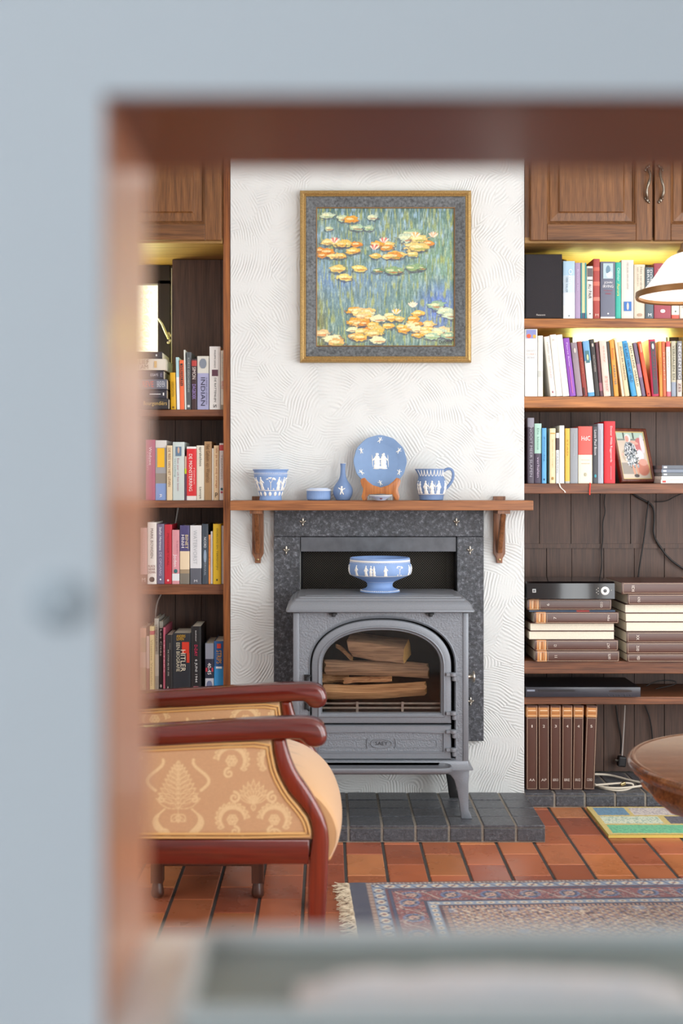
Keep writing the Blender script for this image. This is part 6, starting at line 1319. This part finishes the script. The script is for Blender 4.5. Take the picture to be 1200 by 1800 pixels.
def wrapped(m, c, prof, th, z0, h, kind, rs, thick=.0016):
    for bx, bz, rx, rz, rot in figure_blobs(kind, rs):
        n = 10; L = []
        for i, s_ in enumerate((1.0, .8, .35)):
            row_ = []
            for k in range(n):
                a = 2*PI*k/n; x = rx*s_*math.cos(a); zz__ = rz*s_*math.sin(a)
                X, Z = (bx+x*math.cos(rot)-zz__*math.sin(rot))*h, (bz+x*math.sin(rot)+zz__*math.cos(rot))*h
                zq = z0+Z; R = prad(prof, zq); ang_ = th+X/R; off = (-.0003, thick*.6, thick)[i]
                row_.append((c[0]+(R+off)*math.sin(ang_), c[1]-(R+off)*math.cos(ang_), c[2]+zq))
            L.append(row_)
        m.loft(L, 0, False, True)
def relief(root, c, prof, items, z0, h, seed, name='relief_figure'):
    rs = random.Random(seed)
    for th, kind in items:
        m = MB(); wrapped(m, c, prof, th, z0, h, kind, rs); m.build({'tree': 'relief_tree', 'leaf': 'relief_leaf'}.get(kind, name), JW, root, smooth=70)
def band(root, c, prof, z, w_, dots=0, name='relief_band'):
    m = MB(); n = 96; L = []
    for dz, off in ((-w_/2, -.0003), (-w_/2+.0004, .0008), (w_/2-.0004, .0008), (w_/2, -.0003)):
        R = prad(prof, z+dz)+off; L.append([(c[0]+R*math.cos(2*PI*k/n), c[1]+R*math.sin(2*PI*k/n), c[2]+z+dz) for k in range(n)])
    if not dots: m.loft(L, 0, False, False)
    else:
        for k in range(dots):
            a = 2*PI*k/dots; R = prad(prof, z)+.0006; m.ball((c[0]+R*math.cos(a), c[1]+R*math.sin(a), c[2]+z), (w_*.55, w_*.55, w_*.5), 6)
    m.build(name, JW, root, smooth=60)
def vessel(m, outer, c, th=.0035, n=72, wob=None):
    inner = [(max(.002, r_-th), z) for r_, z in reversed(outer) if z > th]; m.lathe(outer+inner+[(.001, th)], c, n, wob=wob)
ZM = 4.08
# planter
c = (X_(475.5, ZM), ZM+CAMY, MTOP+.0003)
pr = [(.030, .0), (.0385, .0), (.0385, .007), (.037, .010), (.0395, .018), (.044, .034), (.0515, .056), (.0560, .078), (.0585, .0905), (.0575, .099), (.0590, .101), (.0620, .104), (.0620, .1065)]
r = thing('planter', c, 'blue and white relief planter pot at the left end of the mantel', 'planter')
m = MB(); vessel(m, pr, c); m.build('pot', JB, r, smooth=45)
P_ = pr[1:]
relief(r, c, P_, [(0.05, 'tree'), (-.62, 'figure'), (-1.05, 'figure'), (.62, 'figure'), (1.05, 'figure'), (1.5, 'tree'), (-1.5, 'tree'), (2.0, 'figure'), (2.5, 'pair'), (3.0, 'tree'), (-2.0, 'figure'), (-2.5, 'figure')], .036, .044, 3)
band(r, c, P_, .0335, .003); band(r, c, P_, .093, .004, 60); band(r, c, P_, .0875, .0012)
relief(r, c, P_, [(k*2*PI/14, 'leaf') for k in range(14)], .014, .018, 4)
# lidded box
c = (X_(560, ZM), ZM+CAMY+.005, MTOP+.0003); pr = [(.036, 0), (.0385, .001), (.0405, .004), (.0412, .010), (.0412, .030), (.0425, .0315)]
r = thing('lidded_box', c, 'small round ribbed blue box with white lid on the mantel beside the vase', 'box')
m = MB(); m.lathe(pr, c, 144, wob=lambda a, z: 1+.012*math.cos(a*48) if z < .031 else 1); m.build('box_body', JB, r, smooth=70)
m = MB(); m.lathe([(.0425, .0318), (.0428, .034), (.0420, .0370), (.040, .0385), (.033, .0395), (.032, .0415), (.030, .0420), (.015, .0420)], c, 64); m.build('lid', mat('#c4d2e8', .6), r, smooth=45)
band(r, c, [(.0429, .030), (.0429, .04)], .0353, .003, 64)
# bud vase
c = (X_(602.5, ZM), ZM+CAMY, MTOP+.0003); pr = [(.020, 0), (.0235, .0006), (.0245, .004), (.031, .014), (.0345, .027), (.0335, .040), (.0265, .054), (.0170, .066), (.0110, .080), (.0085, .096), (.0082, .115), (.0095, .126), (.0100, .128)]
r = thing('bud_vase', c, 'slim necked blue vase with a white cherub on the mantel', 'vase')
m = MB(); vessel(m, smoothpoly(pr, 1, False), c, .002, 56); m.build('vase_body', JD, r, smooth=60)
relief(r, c, pr, [(-.15, 'cherub')], .018, .034, 2); band(r, c, pr, .127, .0015)
# plate on its wooden stand
zc = Z_(811, ZM)-0; cx = X_(668, ZM)
r = thing('display_plate', (cx, ZM+CAMY, zc-.091), 'round dusty blue plate with white relief figures propped on a wooden stand', 'plate')
tilt = .16
def PT(x, y, d): # plate local: x right, y up (from centre), d towards the viewer
    return (cx+x, ZM+CAMY+.012+y*math.sin(tilt)-d*math.cos(tilt), zc+y*math.cos(tilt)+d*math.sin(tilt))
m = MB(); n = 96; L = []
for rad, d in ((.0, -.004), (.045, -.004), (.050, -.004), (.088, .003), (.0915, .0055), (.0905, .0065), (.064, .0015), (.060, -.0005), (.0, -.0005)):
    L.append([PT((rad+(.0008*math.cos(12*2*PI*k/n) if rad > .085 else 0))*math.cos(2*PI*k/n), (rad+(.0008*math.cos(12*2*PI*k/n) if rad > .085 else 0))*math.sin(2*PI*k/n), d) for k in range(n)])
L = [[PT(.0005*math.cos(2*PI*k/n), .0005*math.sin(2*PI*k/n), d) for k in range(n)] if i in (0, len(L)-1) else l for i, (l, d) in enumerate(zip(L, (-.004,)*8+(-.0005,)))]
m.loft(L); m.build('plate_disc', mat('#7592b8', .6, var=.04, scale=40), r, smooth=50)
def flat_rel(m, x0, y0, h, kind, rs, rot0=0):
    for bx, bz, rx, rz, rot in figure_blobs(kind, rs):
        L = []; n_ = 10
        for s_, d in ((1.0, 0), (.8, .0012), (.3, .002)):
            q_ = []
            for k in range(n_):
                a = 2*PI*k/n_; x = rx*s_*math.cos(a); y = rz*s_*math.sin(a); X, Y = bx+x*math.cos(rot)-y*math.sin(rot), bz-.5+x*math.sin(rot)+y*math.cos(rot)
                X, Y = X*h, Y*h; X, Y = X*math.cos(rot0)-Y*math.sin(rot0), X*math.sin(rot0)+Y*math.cos(rot0)
                R = math.hypot(x0+X, y0+Y); dd = float(np.interp(R, [0, .060, .064, .0905], [-.0005, -.0005, .0015, .0065])); q_.append(PT(x0+X, y0+Y, dd-.0002+d))
            L.append(q_)
        m.loft(L, 0, False, True)
rs = random.Random(6)
for dx, k_ in ((-.010, 'figure'), (0.001, 'pair'), (.011, 'figure')):
    m = MB(); flat_rel(m, dx*1.2, .002, .056, k_, rs); m.build('relief_figure', JW, r, smooth=70)
m = MB(); flat_rel(m, 0, -.021, .016, 'leaf', rs, PI/2)
for s_ in (1, -1): flat_rel(m, s_*.012, -.021, .014, 'leaf', rs, PI/2)
m.build('relief_ground', JW, r, smooth=70)
for k in range(6):
    a = PI/2+k*PI/3; m = MB(); flat_rel(m, .0755*math.cos(a), .0755*math.sin(a), .023, 'cherub', rs, rs.uniform(-.8, .8)); m.build('relief_cherub', JW, r, smooth=70)
# stand: two shaped uprights and a cross rail, feet in front
r = thing('plate_stand', (cx, ZM+CAMY, MTOP+.0003), 'small honey brown wooden stand holding the plate on the mantel', 'plate stand')
def S_(px, py): return (X_(px, 4.04), Z_(py, 4.04))
half = [(669, 857), (655, 853), (646, 846), (641, 840), (636, 841), (633, 845), (635, 853), (638, 859), (637, 866), (635, 873), (637, 879.5), (642, 879.5), (645, 874), (648, 869), (657, 869), (669, 868)]
full = [S_(*p) for p in half]; mirror = [(2*S_(668.5, 0)[0]-a, b) for a, b in full[::-1]]
zmin = min(b for a, b in full); 
poly = [(a, b-(zmin-MTOP-.0006)) for a, b in full+mirror[1:-1]]
m = MB(); m.prism(poly, 4.03+CAMY, 4.036+CAMY, ch=.001); m.build('front_frame', STAND, r, smooth=40)
for s_ in (-1, 1):
    m = MB(); x = cx+s_*.048-.001; m.prism([(4.036+CAMY, MTOP+.0006), (4.036+CAMY, MTOP+.018), (4.05+CAMY, MTOP+.014), (4.09+CAMY, MTOP+.012), (4.112+CAMY, MTOP+.075), (4.120+CAMY, MTOP+.073), (4.105+CAMY, MTOP+.004), (4.10+CAMY, MTOP+.0006)], x-.003, x+.003, axis='x'); m.build('side_arm', STAND, r)
# shallow dish lying in front on the stand
c = (cx-.002, 4.002+CAMY, MTOP+.0003); pr = [(.010, 0), (.016, .001), (.018, .004), (.030, .011), (.0375, .0155), (.0380, .0165)]
r = thing('small_dish', c, 'small shallow white and blue dish with a red patch before the plate stand', 'dish')
m = MB(); vessel(m, pr, c, .0015, 48); m.build('dish_body', mat('#b9c6dd', .5), r, smooth=60)
m = MB(); m.lathe([(.0375, .0156), (.0385, .0166), (.0380, .0178), (.0365, .0172)], c, 48, cap0=False, cap1=False); m.build('dish_rim', mat('#e8e8e6', .5), r, smooth=50)
m = MB(); wrapped(m, c, pr, -.08, .0035, .007, 'leaf', rs, .001); wrapped(m, c, pr, .12, .0035, .007, 'leaf', rs, .001); m.build('painted_patch', mat('#8a2a34', .5), r)
# jug
c = (X_(758, ZM), ZM+CAMY, MTOP+.0003); pr = [(.030, 0), (.0405, .0005), (.0410, .004), (.0415, .012), (.0455, .022), (.0505, .040), (.0515, .055), (.0480, .070), (.0420, .081), (.0405, .088), (.0415, .098), (.0430, .108)]
r = thing('jug', c, 'blue jug with white relief figures and loop handle on the mantel', 'jug')
def jw(a, z):                        # pulled out spout on the left (-x)
    k = max(0, math.cos(a-PI))**14*max(0, min(1, (z-.075)/.032)); return 1+.34*k
m = MB(); vessel(m, smoothpoly(pr, 1, False), c, .0028, 96, wob=jw); m.build('jug_body', JD, r, smooth=60)
hp = [(c[0]+a, c[1], c[2]+b) for a, b in ((.041, .100), (.052, .108), (.064, .109), (.073, .102), (.076, .088), (.073, .070), (.064, .055), (.052, .042), (.046, .036))]
m = MB(); m.tube(smoothpoly(hp, 2, False), lambda s_: (.0035, .0050), 12); m.build('handle', JD, r, smooth=60)
relief(r, c, pr, [(-.50, 'figure'), (-.05, 'figure'), (.45, 'figure'), (1.1, 'figure'), (-1.1, 'pair'), (2.2, 'tree'), (-2.2, 'tree')], .0225, .045, 12)
band(r, c, pr, .0205, .0022)
m = MB()
for k in range(22):                  # row of pendant loops round the neck
    a0 = 2*PI*k/22; pts = []
    if abs(math.cos(a0+.14)+1) < .05: continue
    for t in np.linspace(0, 1, 9):
        a = a0+t*2*PI/22; zq = .104-.021*math.sin(PI*t)**.7; R = prad(pr, zq)*jw(a-PI/2+0, zq)*1.0+.0006; aa = a; R = (prad(pr, zq))*jw(aa, zq)+.0004; pts.append((c[0]+R*math.cos(aa), c[1]+R*math.sin(aa), c[2]+zq))
    m.tube(pts, .0011, 5)
m.build('relief_garland', JW, r, smooth=60)
# footed bowl on the stove
ZBW = 3.965; c = (X_(667.5, ZBW), ZBW+CAMY, LIDZ+.0004); s_ = ZBW/FPX
def bz(py): return Z_(py, ZBW)-c[2]
pr = [(.055, 0), (.0665, .0006), (.0668, .004), (.060, .009), (.046, .014), (.0425, .020), (.0425, .026), (.046, .033), (.050, .036), (.075, .047), (.094, .0545), (.1020, .060), (.1055, .070), (.1062, .082), (.1040, .092), (.1005, .099), (.1000, .105), (.1005, .112), (.0995, .115)]
zsc = (Z_(980, ZBW)-c[2])/.115; pr = [(a, b*zsc) for a, b in pr]
r = thing('footed_bowl', c, 'large blue footed bowl with white relief figures standing on the stove', 'bowl')
m = MB(); vessel(m, smoothpoly(pr, 1, False), c, .004, 96); m.build('bowl_body', JB, r, smooth=60)
P_ = pr[8:]
relief(r, c, P_, [(-1.35, 'figure'), (-.88, 'figure'), (-.50, 'figure'), (-.28, 'pair'), (.13, 'figure'), (.62, 'tree'), (1.12, 'figure'), (1.45, 'figure'), (1.9, 'tree'), (2.4, 'pair'), (2.9, 'figure'), (-1.8, 'tree'), (-2.3, 'figure'), (-2.8, 'pair')], .060*zsc, .034, 21)
band(r, c, P_, .0585*zsc, .0022); band(r, c, P_, .1065*zsc, .006); band(r, c, P_, .101*zsc, .002, 110); band(r, c, pr[1:8], .0065*zsc, .004, 60); band(r, c, pr[1:9], .035*zsc, .0009)
bpy.data.scenes.remove(_ts)
for l_ in (PLASTER,): pass
